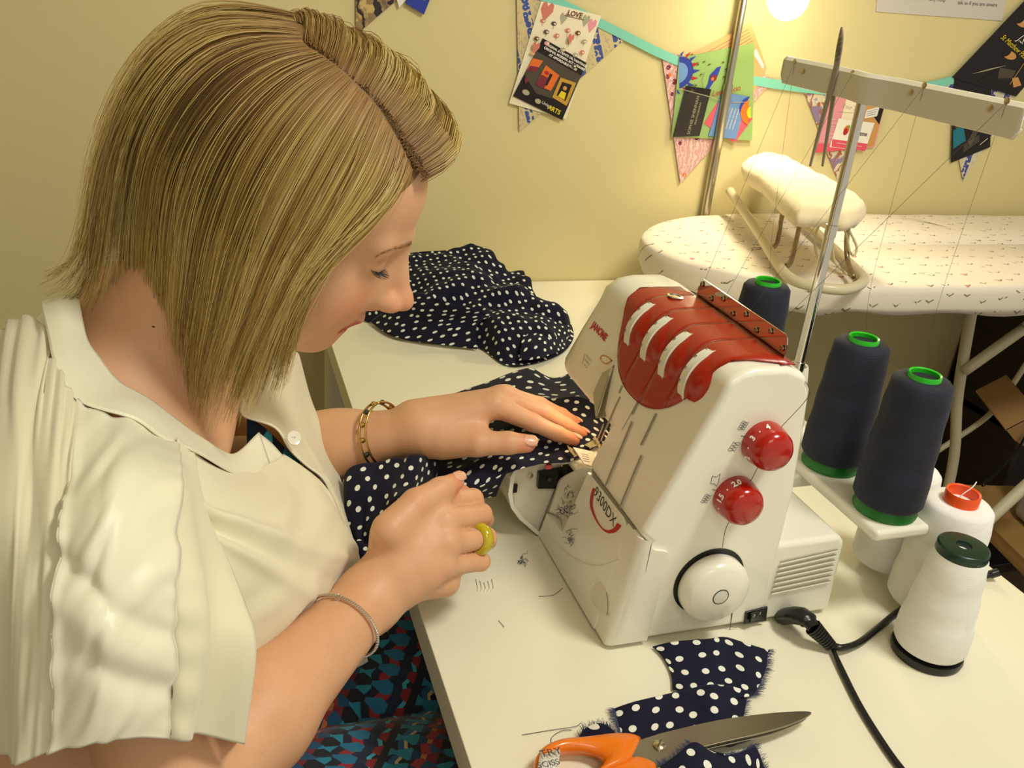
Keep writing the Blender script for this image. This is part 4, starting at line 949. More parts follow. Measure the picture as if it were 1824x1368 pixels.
# ================================================================== hair
HCN = H(-.012, 0, .029); HRR = np.array([.094, .075, .087])*HS
def hairhit(px, py, off):
    """where a sight line meets the hair volume: the skull grown by off, continued straight down below ear level"""
    r = ray(px, py); rr = HRR+off; o = (CO-HCN)@HR/rr; d = (r@HR)/rr
    A, B_, C_ = d@d, 2*o@d, o@o-1; D = B_*B_-4*A*C_
    t1 = (-B_-math.sqrt(D))/(2*A) if D > 0 else -B_/(2*A)
    p = CO+r*t1; zc = HCN[2]-.015
    if p[2] > zc and D > 0: return p
    e = np.array([.092+off, .076+off]); o = (CO[:2]-HCN[:2])/e; d = r[:2]/e; A, B_, C_ = d@d, 2*o@d, o@o-1; D2 = B_*B_-4*A*C_
    t2 = (-B_-math.sqrt(D2))/(2*A) if D2 > 0 else -B_/(2*A); q = CO+r*t2
    if D <= 0: 
        w = np.clip((zc-p[2])/.06, 0, 1); return p*(1-w)+q*w
    w = np.clip((zc-p[2])/.05, 0, 1); return p*(1-w)+q*w
def resamp(P, n):
    P = np.array(P); s = np.concatenate([[0], np.cumsum(np.linalg.norm(np.diff(P, axis=0), axis=1))]); u = np.linspace(0, s[-1], n)
    return np.stack([np.interp(u, s, P[:, i]) for i in range(3)], 1)
GU = [[(733, 300), (722, 318), (702, 350), (655, 402), (597, 455), (556, 508), (532, 561), (514, 630), (500, 700)],
      [(715, 262), (692, 325), (640, 395), (580, 465), (537, 540), (505, 630), (478, 715)],
      [(690, 222), (655, 300), (600, 390), (545, 470), (505, 550), (466, 650), (436, 740)],
      [(660, 180), (612, 270), (560, 370), (505, 470), (470, 560), (430, 660), (398, 755)],
      [(630, 150), (572, 225), (510, 330), (455, 450), (420, 560), (386, 665), (364, 770)],
      [(600, 122), (532, 175), (455, 280), (400, 410), (370, 540), (350, 650), (345, 745)],
      [(572, 100), (492, 138), (400, 235), (345, 360), (325, 490), (315, 600), (325, 690)],
      [(545, 82), (452, 104), (362, 182), (300, 300), (280, 430), (273, 540), (290, 640)],
      [(535, 66), (420, 78), (322, 145), (255, 262), (233, 390), (228, 490), (240, 580)],
      [(528, 48), (400, 52), (292, 118), (218, 245), (188, 380), (175, 470), (150, 545), (120, 580)],
      [(524, 34), (385, 34), (272, 100), (196, 250), (166, 385), (150, 455), (118, 505), (78, 525)],
      [(522, 26), (395, 20), (300, 72), (222, 172), (178, 290), (152, 400), (125, 462), (72, 495)]]
NP = 26; G3 = []
for gi, g in enumerate(GU):
    pts = cr([(x, y, 0) for x, y in g], 8); n = len(pts)
    q = [hairhit(p[0], p[1], .004+.016*min(1, i/n*2.5)) for i, p in enumerate(pts)]
    q = np.array(q)
    for _ in range(6): q[1:-1] = (q[:-2]+2*q[1:-1]+q[2:])/4
    G3.append(resamp(q, NP))
G3 = np.array(G3); NG = len(G3)
def guide(u):
    i = int(min(max(u, 0), NG-1.0001)); f = u-i; a, b_, c, d = G3[max(i-1, 0)], G3[i], G3[i+1], G3[min(i+2, NG-1)]
    return .5*(2*b_+(c-a)*f+(2*a-5*b_+4*c-d)*f*f+(-a+3*b_-3*c+d)*f**3)
hair_c = []; hair_col = []
rg = np.random.default_rng(11); tt_ = np.linspace(0, 1, NP)[:, None]
def emit(base, spread, len_, shade, lift, rootdark=.30, jit=1.0, low=0.0):
    out = base-HCN; out = out/(np.linalg.norm(out, axis=1)[:, None]); side = np.cross(np.gradient(base, axis=0), out); side /= np.linalg.norm(side, axis=1)[:, None]+1e-9
    p = base+out*(lift*np.minimum(1, tt_*4+.15))+side*spread*(.25+.75*tt_**.8)
    ph = rg.uniform(0, 20); f1 = vnoise(np.concatenate([tt_*2.2+ph, tt_*0+ph*3, tt_*0], 1)); f2 = vnoise(np.concatenate([tt_*2.5+ph*2, tt_*0+ph, tt_*0+7], 1))
    p = p+side*(f1*.0056*jit*tt_[:, 0])[:, None]+out*(f2*.0030*jit*tt_[:, 0])[:, None]
    p = resamp(p, NP); k = max(8, int(NP*len_)); p = p[:k]
    hair_c.append(p); hair_col.append((shade, rootdark, k, low))
NCL = 620
for c_ in range(NCL):
    u = rg.uniform(0, NG-1); shade_c = np.clip(rg.normal(.5, .24), 0, 1); lc = rg.uniform(.76, 1.02); sp_c = rg.normal(0, .0012); lift_c = rg.uniform(-.005, .0035); 
    for k in range(15):
        uu = np.clip(u+rg.normal(0, .11), 0, NG-1); b0 = guide(uu); b1 = guide(u); w = (tt_**2.2)*.62; base = b0*(1-w)+b1*w
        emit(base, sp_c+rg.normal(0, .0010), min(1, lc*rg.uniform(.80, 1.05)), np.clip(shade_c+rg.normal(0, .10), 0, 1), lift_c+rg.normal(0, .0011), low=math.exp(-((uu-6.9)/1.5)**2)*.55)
# stray hairs
for k in range(230):
    u = rg.uniform(7.5, NG-1) if k % 2 else rg.uniform(0, NG-1); emit(guide(u), rg.normal(0, .007), rg.uniform(.7, 1), rg.uniform(.4, 1), rg.uniform(0, .011), jit=3.0)
# far side: from the parting over the crown, quiff at the front
part = [guide(u)[0] for u in np.linspace(0, 7.2, 40)]
partL = np.array([(p-HT)@HR/HS for p in part]+[np.array(q) for q in ((-.028, -.006, .119), (-.050, -.002, .112), (-.070, .002, .098), (-.088, .004, .078), (-.100, .006, .055))])
np_ = len(part); partL = resamp(partL, 60)
def far(u, lift, sp):
    i = u*(len(partL)-1); a = int(min(i, len(partL)-2)); r0 = partL[a]+(partL[a+1]-partL[a])*(i-a)
    c0 = np.array([-.012, 0, .029]); ang0 = math.atan2(r0[1], r0[2]-c0[2]); rad = math.hypot(r0[1], r0[2]-c0[2]); P = []
    q = max(0, 1-u/.42)
    for t_ in np.linspace(0, 1, 18):
        a = ang0+(2.15-ang0)*t_; bulge = 1+(.09+.22*q)*math.sin(min(1, t_*1.9)*math.pi*.5)*(1 if t_ < .7 else 1)
        yy, zz_ = rad*bulge*math.sin(a)*1.0, rad*bulge*math.cos(a); x = r0[0]+(.022*q*math.sin(min(t_*2.4, 1)*math.pi)+.012*q)-.035*t_*(1-.3*u)
        P.append(H(x+sp*.5, yy*.98, c0[2]+zz_+lift))
    e = P[-1]; 
    for k in range(1, 9): P.append(e+np.array([-.004*k, -.001*k, -.019*k]))
    return resamp(P, NP)
for c_ in range(330):
    u = rg.uniform(0, 1); shade_c = np.clip(rg.normal(.45, .22), 0, 1); l0 = rg.uniform(-.004, .003)
    for k in range(13):
        b0 = far(min(1, max(0, u+rg.normal(0, .014))), l0+rg.normal(0, .0012), rg.normal(0, .002)); emit(b0, rg.normal(0, .0012), rg.uniform(.85, 1), np.clip(shade_c+.12+rg.normal(0, .1), 0, 1), rg.normal(0, .001), .10)
n3 = 3; Vs, Fs, Cs = [], [], []; off = 0
for pts, (sh, rd, k, lw) in zip(hair_c, hair_col):
    t_ = np.gradient(pts, axis=0); t_ /= np.linalg.norm(t_, axis=1)[:, None]+1e-12
    u = np.cross(t_, [.3, -.9, .3]); u /= np.linalg.norm(u, axis=1)[:, None]+1e-12; w = np.cross(t_, u); f = np.linspace(0, 1, k)
    rr = (.00030*np.clip(1.15-f, .25, 1))[:, None]
    Vs.append(np.stack([pts+rr*(math.cos(2.094*j)*u+math.sin(2.094*j)*w) for j in range(3)], 1).reshape(-1, 3))
    i = np.arange(k-1)[:, None]*3; j = np.arange(3)[None]; Fs.append(np.stack([i+j, i+(j+1) % 3, i+3+(j+1) % 3, i+3+j], -1).reshape(-1, 4)+off); off += k*3
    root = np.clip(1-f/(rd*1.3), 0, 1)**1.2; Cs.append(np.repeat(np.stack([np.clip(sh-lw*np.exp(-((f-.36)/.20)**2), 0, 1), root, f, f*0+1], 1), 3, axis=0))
Vs, Fs, Cs = np.concatenate(Vs), np.concatenate(Fs), np.concatenate(Cs)
M['hair'] = mat('hair', (200, 170, 95), rough=.42, spec=.45)
t = NT(M['hair']); at = t.n('ShaderNodeAttribute'); at.attribute_name = 'tone'; q = t.sep(at.outputs['Color'])
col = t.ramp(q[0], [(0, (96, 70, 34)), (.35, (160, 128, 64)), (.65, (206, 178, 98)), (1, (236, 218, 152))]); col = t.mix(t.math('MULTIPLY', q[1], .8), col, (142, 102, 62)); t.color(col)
t.b.inputs['Anisotropic'].default_value = .5
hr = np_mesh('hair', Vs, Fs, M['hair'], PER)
ca = hr.data.color_attributes.new('tone', 'FLOAT_COLOR', 'POINT')
if len(hr.data.vertices) == len(Cs): ca.data.foreach_set('color', Cs.astype(np.float32).ravel())
# scalp tone under the strands
b = MB(); P = []
for i in range(40):
    th = i/39*math.pi*.62; row = []
    for j in range(64):
        ph = j/64*2*math.pi; d = np.array([math.sin(th)*math.cos(ph), math.sin(th)*math.sin(ph), math.cos(th)]); 
        lim = 1.0 if d[0] < .2 else max(.0, 1-(d[0]-.2)*.0)
        th2 = th*(1-.56*max(0, math.cos(ph))**1.2); d = np.array([math.sin(th2)*math.cos(ph), math.sin(th2)*math.sin(ph), math.cos(th2)])
        row.append(H(*(np.array([-.012, 0, .029])+d*(np.array([.094, .075, .087])+.0042))))
    P.append(row)
b.grid(P, wrap=True); b.build('hair_roots', mat('roots', (124, 92, 52), .7), PER, ang=180)
# ================================================================== blouse
M['blouse'] = mat('cream_satin', (234, 231, 204), rough=.38, spec=.45, sheen=.35, sss=0)
t = NT(M['blouse']); c = t.coord(); t.b.inputs['Sheen Roughness'].default_value = .4
t.color(t.mix(t.noise(c, 6, 3), (228, 226, 198), (238, 234, 210))); hgt = t.math('ADD', t.noise(t.coord(scale=(1, 1, .35)), 45, 4), t.math('MULTIPLY', t.wave(c, 900, 0, 0, 1, 'Z'), .03)); t.bump(hgt, .30, .0022)
M['blouse2'] = mat('cream_chiffon', (226, 220, 190), rough=.62, spec=.3, sheen=.4)
t = NT(M['blouse2']); c = t.coord(); t.color(t.mix(t.noise(c, 6, 3), (220, 213, 182), (232, 226, 198))); t.bump(t.noise(t.coord(scale=(1, 1, .3)), 40, 4), .32, .0026)
BL = None
def pgrid(rows, nu=7, nv=7): return crgrid([[atY(*q) for q in r] for r in rows], nu, nv)
def normals(G):
    du = np.gradient(G, axis=0); dv = np.gradient(G, axis=1); n = np.cross(du, dv); n /= np.linalg.norm(n, axis=2)[..., None]+1e-12
    s_ = np.sign(np.sum(n*(CO-G), axis=2)); s_[s_ == 0] = 1; return n*s_[..., None]
def fold(G, f):
    """push the cloth out along its normal by f(u, v), u down the rows and v across, both 0..1"""
    N = normals(G); a, b_ = G.shape[:2]; U, W_ = np.meshgrid(np.linspace(0, 1, a), np.linspace(0, 1, b_), indexing='ij'); return G+N*f(U, W_)[..., None]
def ns(U, W_, a, b_, seed): return vnoise(np.stack([U*a, W_*b_, U*0+seed*3.7], -1), seed)
def cloth(name, G, m, parent, solid=.0011):
    b = MB(); b.grid(G); return b.build(name, m, parent, ang=180, solid=solid)
garm = tag(bpy.data.objects.new('blouse', None)); COL.objects.link(garm); garm.parent = PER; garm.location = (0, 0, 0)
garm.location = (0.2, -.69, -T0)
# sleeve with its back panel (left of the satin strip), strip, and front panel
R0 = [(-150, 640, .70), (-45, 622, .68), (40, 566, .68), (86, 590, .625), (100, 660, .570), (138, 714, .542), (190, 738, .533), (243, 753, .535), (316, 792, .548), (350, 806, .565)]
R1 = [(-170, 780, .60), (-60, 740, .57), (15, 705, .545), (60, 715, .525), (95, 765, .500), (130, 815, .475), (180, 822, .462), (230, 828, .460), (318, 850, .478), (372, 905, .525)]
R2 = [(-180, 920, .50), (-80, 890, .475), (5, 880, .455), (45, 890, .447), (85, 910, .438), (117, 930, .430), (170, 930, .420), (220, 930, .420), (312, 940, .440), (402, 985, .500)]
R3 = [(-190, 1060, .46), (-80, 1045, .435), (0, 1035, .420), (38, 1045, .414), (75, 1055, .408), (108, 1060, .402), (160, 1060, .394), (212, 1060, .394), (308, 1055, .412), (425, 1085, .465)]
R4 = [(-200, 1200, .46), (-80, 1190, .425), (-5, 1185, .402), (35, 1192, .396), (70, 1198, .391), (101, 1202, .386), (152, 1202, .378), (206, 1198, .378), (304, 1185, .398), (440, 1165, .448)]
R5 = [(-200, 1370, .46), (-80, 1358, .42), (0, 1350, .393), (35, 1349, .388), (68, 1342, .383), (96, 1335, .378), (148, 1326, .372), (200, 1320, .372), (291, 1311, .388), (426, 1322, .435)]
Gs = pgrid([R0, R1, R2, R3, R4, R5], 16, 12)
nv = Gs.shape[1]; i1, i2 = int(5*12), int(8*12)
def f_back(U, W_):
    g = np.maximum(0, 1-U*3.2); return .0045*ns(U, W_, 3, 6, 1)+.0018*ns(U, W_, 5, 16, 2)+g*.0022*np.sin(W_*70+3*U+4*ns(U, W_, 2, 5, 32))+.006*ns(U+.35*W_, W_, 2.2, 3.5, 3)
def f_strip(U, W_):
    e = np.minimum(W_, 1-W_)*2; return -.0026*np.exp(-((U-.50-.22*W_)/.035)**2)-.0026*np.exp(-((U-.72-.14*W_)/.04)**2)*(.4+W_)+.002*np.exp(-((U-.60-.20*W_)/.05)**2)+.0032*ns(U+.3*W_, W_, 4.5, 1.6, 5)+.002*ns(U+.5*W_, W_, 14, 3, 33)+.0005*np.sin(U*80+6*ns(U, W_, 4, 1, 31))*np.exp(-e*9)+.0022*np.exp(-((e-.02)/.12)**2)
def f_front(U, W_): return .006*ns(U, W_, 3, 3, 6)+.0012*np.sin(U*60)*np.exp(-W_*5)+.008*np.sin(W_*2.6*math.pi)*np.clip(U*1.3-.1, 0, 1)
cloth('sleeve_back_panel', fold(Gs[:, :i1+1], f_back), M['blouse2'], garm)
cloth('sleeve_band', fold(Gs[:, i1:i2+1], f_strip), M['blouse'], garm, .0016)
gf = Gs[:, i2:]
# wavy hem to the lower right of the band
cloth('sleeve_front_panel', fold(gf, f_front), M['blouse2'], garm)
def edge_tube(line, name, r=.0009, m='blouse'): b = MB(); b.tube(line, r, 6); return b.build(name, M[m], garm, ang=180)
Fs_ = fold(Gs[:, i1:i2+1], f_strip)
edge_tube(Fs_[:, 0], 'seam'); edge_tube(Fs_[:, -1], 'seam')
# inside of the sleeve, behind the arm
Ri = [[(316, 800, .56), (400, 990, .56), (300, 1000, .60), (100, 800, .62)], [(425, 1085, .47), (430, 1120, .53), (300, 1100, .56), (-100, 1000, .56)], [(426, 1322, .436), (410, 1300, .52), (250, 1290, .545), (-150, 1340, .50)]]
cloth('sleeve_inside', pgrid(Ri, 8, 8), M['blouse2'], garm)
# near front panel
B0 = [(305, 786, .548), (345, 806, .562), (404, 837, .602), (450, 840, .645), (490, 822, .675), (502, 812, .69)]
B1 = [(330, 862, .515), (395, 885, .545), (455, 890, .590), (505, 880, .635), (545, 862, .670), (572, 862, .69)]
B2 = [(352, 935, .505), (420, 945, .532), (485, 945, .572), (545, 935, .618), (590, 915, .662), (610, 930, .69)]
B3 = [(380, 1005, .50), (448, 1012, .53), (512, 1012, .567), (570, 1003, .610), (615, 985, .650), (637, 974, .682)]
B4 = [(405, 1085, .50), (462, 1092, .53), (518, 1088, .565), (568, 1068, .606), (605, 1040, .645), (632, 1012, .685)]
B5 = [(418, 1170, .51), (450, 1190, .54), (488, 1170, .575), (535, 1125, .620), (590, 1090, .660), (640, 1080, .695)]
B6 = [(420, 1290, .56), (455, 1290, .58), (500, 1270, .60), (560, 1230, .63), (620, 1200, .665), (662, 1180, .70)]
def f_body(U, W_):
    f = .0065*ns(U+W_*.55, W_, 4.0, 2.6, 8)+.0035*ns(U+W_*.8, W_, 9, 4, 9)+.0030*ns(U+.4*W_, W_, 16, 4, 12)*np.exp(-W_*1.5)
    f += .009*np.exp(-((U-.22-.38*W_)/.035)**2)*np.exp(-W_*1.6)+.007*np.exp(-((U-.36-.5*W_)/.04)**2)*np.exp(-W_*1.8)-.006*np.exp(-((U-.29-.44*W_)/.04)**2)*np.exp(-W_*2)
    return f
Gb = fold(pgrid([B0, B1, B2, B3, B4, B5, B6], 14, 14), f_body); cloth('front_panel', Gb, M['blouse2'], garm)
# neck band
U0 = [(136, 528, .68), (147, 580, .640), (166, 632, .612), (212, 680, .592), (275, 722, .584), (350, 780, .600), (412, 812, .640), (459, 773, .690)]
U1 = [(76, 540, .68), (86, 592, .623), (104, 672, .566), (150, 722, .540), (243, 754, .533), (314, 792, .546), (404, 838, .600), (486, 856, .662)]
Gn = crgrid([[atY(*q) for q in U0], [(atY(*a)+atY(*b_))/2+np.array([0, -.002, .0025]) for a, b_ in zip(U0, U1)], [atY(*q) for q in U1]], 6, 10)
Gn = fold(Gn, lambda U, W_: .0012+.0012*ns(U, W_, 2, 9, 14)+.0008*np.sin(W_*26)); cloth('neck_band', Gn, M['blouse'], garm, .0018); edge_tube(Gn[-1], 'seam', .0008); edge_tube(Gn[0], 'seam', .0008)
# placket of the near front
P0 = [[(459, 773, .690), (480, 790, .690), (503, 815, .688), (533, 842, .688), (565, 862, .690), (588, 882, .690), (605, 925, .688), (612, 935, .690)],
      [(440, 805, .672), (462, 820, .670), (484, 838, .668), (512, 862, .668), (545, 880, .670), (570, 900, .672), (595, 940, .674), (625, 965, .680)]]
cloth('placket', fold(pgrid(P0, 5, 8), lambda U, W_: .0016+U*0), M['blouse'], garm, .0014)
# far front, buttoned, and its collar
F0 = [(432, 700, .705), (446, 650, .745), (470, 610, .80), (505, 600, .85), (528, 632, .88)]
F1 = [(432, 742, .700), (458, 705, .740), (495, 680, .785), (530, 675, .83), (552, 705, .87)]
F2 = [(487, 764, .697), (504, 757, .725), (522, 748, .765), (552, 745, .81), (572, 762, .85)]
F3 = [(512, 798, .697), (530, 800, .715), (548, 802, .75), (572, 806, .79), (590, 815, .83)]
F4 = [(547, 826, .697), (563, 834, .712), (578, 848, .74), (594, 856, .77), (605, 868, .80)]
F5 = [(580, 858, .697), (592, 872, .705), (604, 898, .72), (612, 910, .74), (617, 925, .76)]
F6 = [(606, 930, .695), (612, 940, .70), (618, 950, .71), (624, 962, .72), (630, 975, .73)]
Gq = fold(pgrid([F0, F1, F2, F3, F4, F5, F6], 10, 10), lambda U, W_: .004*ns(U, W_, 3, 4, 21)+.0025*ns(U, W_, 6, 9, 22)); cloth('far_front_panel', Gq, M['blouse2'], garm)
edge_tube(Gq[:, 0], 'seam', .0012)
for q, y in (((522, 780), .700),):
    c0 = atY(q[0], q[1], y)+np.array([0.0, -.004, .002]); b = MB(); ax = (.35, -.75, .55); b.lathe([(.0062, 0), (.0066, .0008), (.0062, .0018), (.0045, .0014), (.0, .0013)], 24, c0, ax); bt = b.build('button', mat('pearl_button', (236, 232, 214), .15, coat=.8), garm)
    b = MB(); 
    for dx in (-.0012, .0012): b.ball(c0+np.array([dx, -.0012, .0014]), .0005, 6)
    b.build('thread_hole', M['grey'], bt)
# back and far sleeve, turned away from the camera
G = []
for y in np.linspace(.52, .90, 16):
    q = (y-.70)/.2; zs_ = .292-.035*q*q; G.append([(-.072-.02*(1-q*q), y, zs_+.004), (-.105-.02*(1-q*q), y, zs_-.002), (-.165-.03*(1-q*q), y, .235), (-.215-.03*(1-q*q), y, .13), (-.25-.03*(1-q*q), y, .0), (-.27-.03*(1-q*q), y, -.12)])
cloth('back_panel', fold(crgrid(G, 3, 8), lambda U, W_: .004*ns(U, W_, 4, 3, 61)), M['blouse2'], garm)
G = []
for a in np.linspace(-.4, 2*math.pi-.9, 26):
    row = []
    for f in np.linspace(0, 1, 8):
        c0 = sL+(eL-sL)*(f*.62-.10); ax = (eL-sL)/np.linalg.norm(eL-sL); u = np.cross(ax, (1, 0, 0)); u /= np.linalg.norm(u); w = np.cross(ax, u); r_ = (.050+.010*f)*(1+.05*math.sin(a*7+f*3)); row.append(c0+u*r_*math.cos(a)+w*r_*math.sin(a))
    G.append(row)
cloth('far_sleeve', np.array(G), M['blouse2'], garm)
# patterned skirt and the vest showing in the neck opening
M['aztec'] = mat('aztec_cloth', (30, 70, 90), rough=.8, sheen=.2)
t = NT(M['aztec']); tc = t.n('ShaderNodeTexCoord'); mp = t.n('ShaderNodeMapping'); mp.inputs['Rotation'].default_value = (0, 0, .5); t.l(tc.outputs['Object'], mp.inputs[0]); nn_ = t.n('ShaderNodeTexNoise'); nn_.inputs['Scale'].default_value = 14
va = t.n('ShaderNodeVectorMath'); va.operation = 'ADD'; sc_ = t.n('ShaderNodeVectorMath'); sc_.operation = 'SCALE'; sc_.inputs['Scale'].default_value = .012; t.l(mp.outputs[0], nn_.inputs['Vector']); t.l(nn_.outputs['Color'], sc_.inputs[0]); t.l(mp.outputs[0], va.inputs[0]); t.l(sc_.outputs[0], va.inputs[1])
s3 = t.sep(va.outputs[0]); fr_ = t.math('FRACT', t.math('MULTIPLY', s3[0], 8.5))
zz2 = t.math('PINGPONG', t.math('MULTIPLY', s3[1], 34.0), .5); band2 = t.math('FRACT', t.math('ADD', t.math('MULTIPLY', s3[0], 8.5), t.math('MULTIPLY', zz2, .12)))
colA = t.ramp(fr_, [(0, (14, 20, 34)), (.10, (20, 112, 150)), (.30, (14, 40, 66)), (.38, (138, 30, 40)), (.45, (20, 20, 34)), (.52, (30, 134, 160)), (.72, (18, 60, 96)), (.80, (190, 120, 70)), (.84, (120, 26, 40)), (.93, (16, 18, 30))], True)
colB = t.ramp(band2, [(0, (24, 140, 170)), (.12, (12, 24, 50)), (.2, (150, 36, 44)), (.3, (10, 30, 60)), (.42, (60, 170, 190)), (.46, (14, 20, 40)), (.6, (28, 90, 130)), (.66, (196, 180, 130)), (.69, (18, 22, 44)), (.8, (160, 50, 60)), (.88, (20, 80, 120))], True)
ck = t.math('GREATER_THAN', t.math('PINGPONG', t.math('MULTIPLY', s3[1], 52.0), .5), t.math('ADD', .12, t.math('MULTIPLY', t.math('PINGPONG', t.math('MULTIPLY', s3[0], 36.0), .5), .6)))
t.color(t.mix(ck, colA, colB)); t.bump(t.noise(va.outputs[0], 90, 3), .2, .001)
G = []
for x in np.linspace(-.36, .36, 60):
    row = []
    for y in np.linspace(.40, .98, 70):
        th = max(.09*math.sqrt(max(0, 1-((y-.585)/.13)**2)), .09*math.sqrt(max(0, 1-((y-.80)/.13)**2)))
        e = max(0, abs(y-.69)-.24); z = -.20+th-6*e*e*2-.05*max(0, (x-.2)/.15)**2+.008*vnoise(np.array([x*9, y*16, 0]))+.004*vnoise(np.array([x*22+y*8, y*30, 3]))
        row.append((x-.02, y, z))
    G.append(row)
cloth('skirt', np.array(G), M['aztec'], PER, .002)
G = pgrid([[(440, 740, .715), (475, 765, .712), (510, 800, .712), (550, 838, .712), (590, 872, .712)], [(440, 790, .704), (470, 800, .704), (500, 825, .702), (540, 860, .702), (580, 895, .702)]], 5, 6); cloth('vest', G, M['aztec'], PER, .001)
# ------------------------------------------------------------------ jewellery
def ring_around(c0, axis, rx, ry, r, name, m, parent, up=(0, 0, 1), n=48, arc=(0, 2*math.pi), flat=1.0, ns_=10, seg_fn=None):
    ax = np.array(axis, float); ax /= np.linalg.norm(ax); u = np.array(up, float); u -= ax*(u@ax); u /= np.linalg.norm(u); w = np.cross(ax, u)
    pts = [c0+u*rx*math.cos(a)+w*ry*math.sin(a) for a in np.linspace(arc[0], arc[1], n)]
    return pts
M['gold'] = mat('antique_gold', (196, 164, 96), .25, 1.0); M['silver'] = mat('silver', (214, 206, 196), .22, 1.0)
axL = wL-Jp(610, 792, .845); cL = Jp(682, 773, .822)
bra = thing('bangle', 'gold openwork bangle with dark stones on the left wrist, the far arm', 'bracelet', tuple(cL), None)
for d_, rr in ((-.0035, .0300), (.0035, .0305)):
    p_ = ring_around(cL+axL/np.linalg.norm(axL)*d_+np.array([0, 0, -.002]), axL+np.array([0, -.045, .012]), .0355, .0320, .001, '', None, None); b = MB(); b.tube(p_, .0013, 8); b.build('hoop', M['gold'], bra, ang=180)
for i in range(14):
    a = 2*math.pi*i/14; 
    p_ = ring_around(cL+np.array([0, 0, -.002]), axL+np.array([0, -.045, .012]), .0358, .0324, 0, '', None, None, n=15)[i]; b = MB(); b.ball(p_, .0030, 10); b.build('stone' if i % 3 else 'link', mat('stone_%d' % i, (28, 34, 30), .15, coat=.6) if i % 3 == 1 else M['gold'], bra)
axR = wR-eR; cR = eR+axR*min(np.linspace(.5, 1, 60), key=lambda f: abs(proj(eR+axR*f)[1]-1116))
br2 = thing('bracelet', 'fine silver bead bracelet on the right forearm, the near arm', 'bracelet', tuple(cR), None)
pr2 = ring_around(cR, axR+np.array([-.02, 0, .015]), .0328, .0328, 0, '', None, None, n=101)
b = MB()
for p_ in pr2[:-1]: b.ball(p_, .0015, 8)
b.build('bead_chain', M['silver'], br2)
b = MB(); q_ = min(range(100), key=lambda i: abs(proj(pr2[i])[0]-603)+abs(proj(pr2[i])[1]-1098)+(1000 if (pr2[i]-cR)@(CO-cR) < 0 else 0)); b.tube(cr([pr2[q_]+np.array([dx, -.001, dz]) for dx, dz in ((-.003, .002), (0, .003), (.003, 0), (0, -.003), (-.003, -.001))], 5, True), .0005, 6); b.build('clasp', M['silver'], br2, ang=180)
rg_ = thing('ring', 'chunky mustard yellow ring on the ring finger of the near hand', 'ring', tuple(Jp(850, 968, .648)), None)
fa, fb = fR[2].ch[0].a, fR[2].ch[0].b; cc_ = fa+(fb-fa)*.80; ax = (fb-fa)/np.linalg.norm(fb-fa); b = MB()
prf = [(.0105, -.0062), (.0128, -.0060), (.0150, -.0036), (.0158, 0), (.0150, .0036), (.0128, .0060), (.0105, .0062), (.0102, 0), (.0105, -.0062)]
b.lathe(prf, 40, cc_, tuple(ax), close=False); b.build('ring_band', mat('mustard_enamel', (190, 172, 16), .12, coat=.9), rg_, ang=180)
# ================================================================== dotted cloth
def dotted(name, bg_, dot, scale=62.0, rad=.185, uv=True):
    m = mat(name, bg_, rough=.85, sheen=.05, spec=.2); t = NT(m)
    c = t.coord('UV'); v = t.n('ShaderNodeTexVoronoi'); v.inputs['Scale'].default_value = scale; v.inputs['Randomness'].default_value = .42; v.voronoi_dimensions = '2D'; t.l(c, v.inputs['Vector'])
    msk = t.math('LESS_THAN', v.outputs['Distance'], rad); w = t.noise(t.coord('UV', scale=(1, 1, 1)), 40, 3)
    t.color(t.mix(msk, t.mix(w, tuple(bg_), tuple(min(255, int(q*1.35+6)) for q in bg_)), dot)); t.bump(t.noise(t.coord('UV'), 900, 2), .12, .0004)
    return m
M['dot'] = dotted('navy_dotted_cloth', (17, 17, 32), (226, 230, 218))
M['dot2'] = dotted('navy_dotted_cloth_scrap', (15, 17, 36), (232, 234, 222), 56.0, .20)
def uvcloth(name, G, m, parent=None, solid=.0007, uvs=1.0, rot=0.0):
    """cloth sheet; its UVs are metres measured along the sheet so that the dots keep their size"""
    G = np.array(G); a, b_ = G.shape[:2]
    du = np.concatenate([np.zeros((1, b_)), np.cumsum(np.linalg.norm(np.diff(G, axis=0), axis=2), axis=0)]); dv = np.concatenate([np.zeros((a, 1)), np.cumsum(np.linalg.norm(np.diff(G, axis=1), axis=2), axis=1)], 1)
    U = np.stack([du.ravel()*.6+du.mean(1).repeat(b_)*.4, dv.ravel()*.6+np.tile(dv.mean(0), a)*.4], 1)*uvs; ca, sa = math.cos(rot), math.sin(rot); U = U@np.array([[ca, sa], [-sa, ca]])
    b = MB(); b.grid(G); o = b.build(name, m, parent, ang=180, fixn=False); uvl = o.data.uv_layers.new(name='UVMap')
    li = np.zeros(len(o.data.loops), np.int32); o.data.loops.foreach_get('vertex_index', li); uvl.data.foreach_set('uv', U[li].astype(np.float32).ravel())
    if solid: md = o.modifiers.new('s', 'SOLIDIFY'); md.thickness = solid; md.offset = 0
    return o
def zgrid(rows, nu=8, nv=8): return crgrid([[atZ(*q) for q in r] for r in rows], nu, nv)
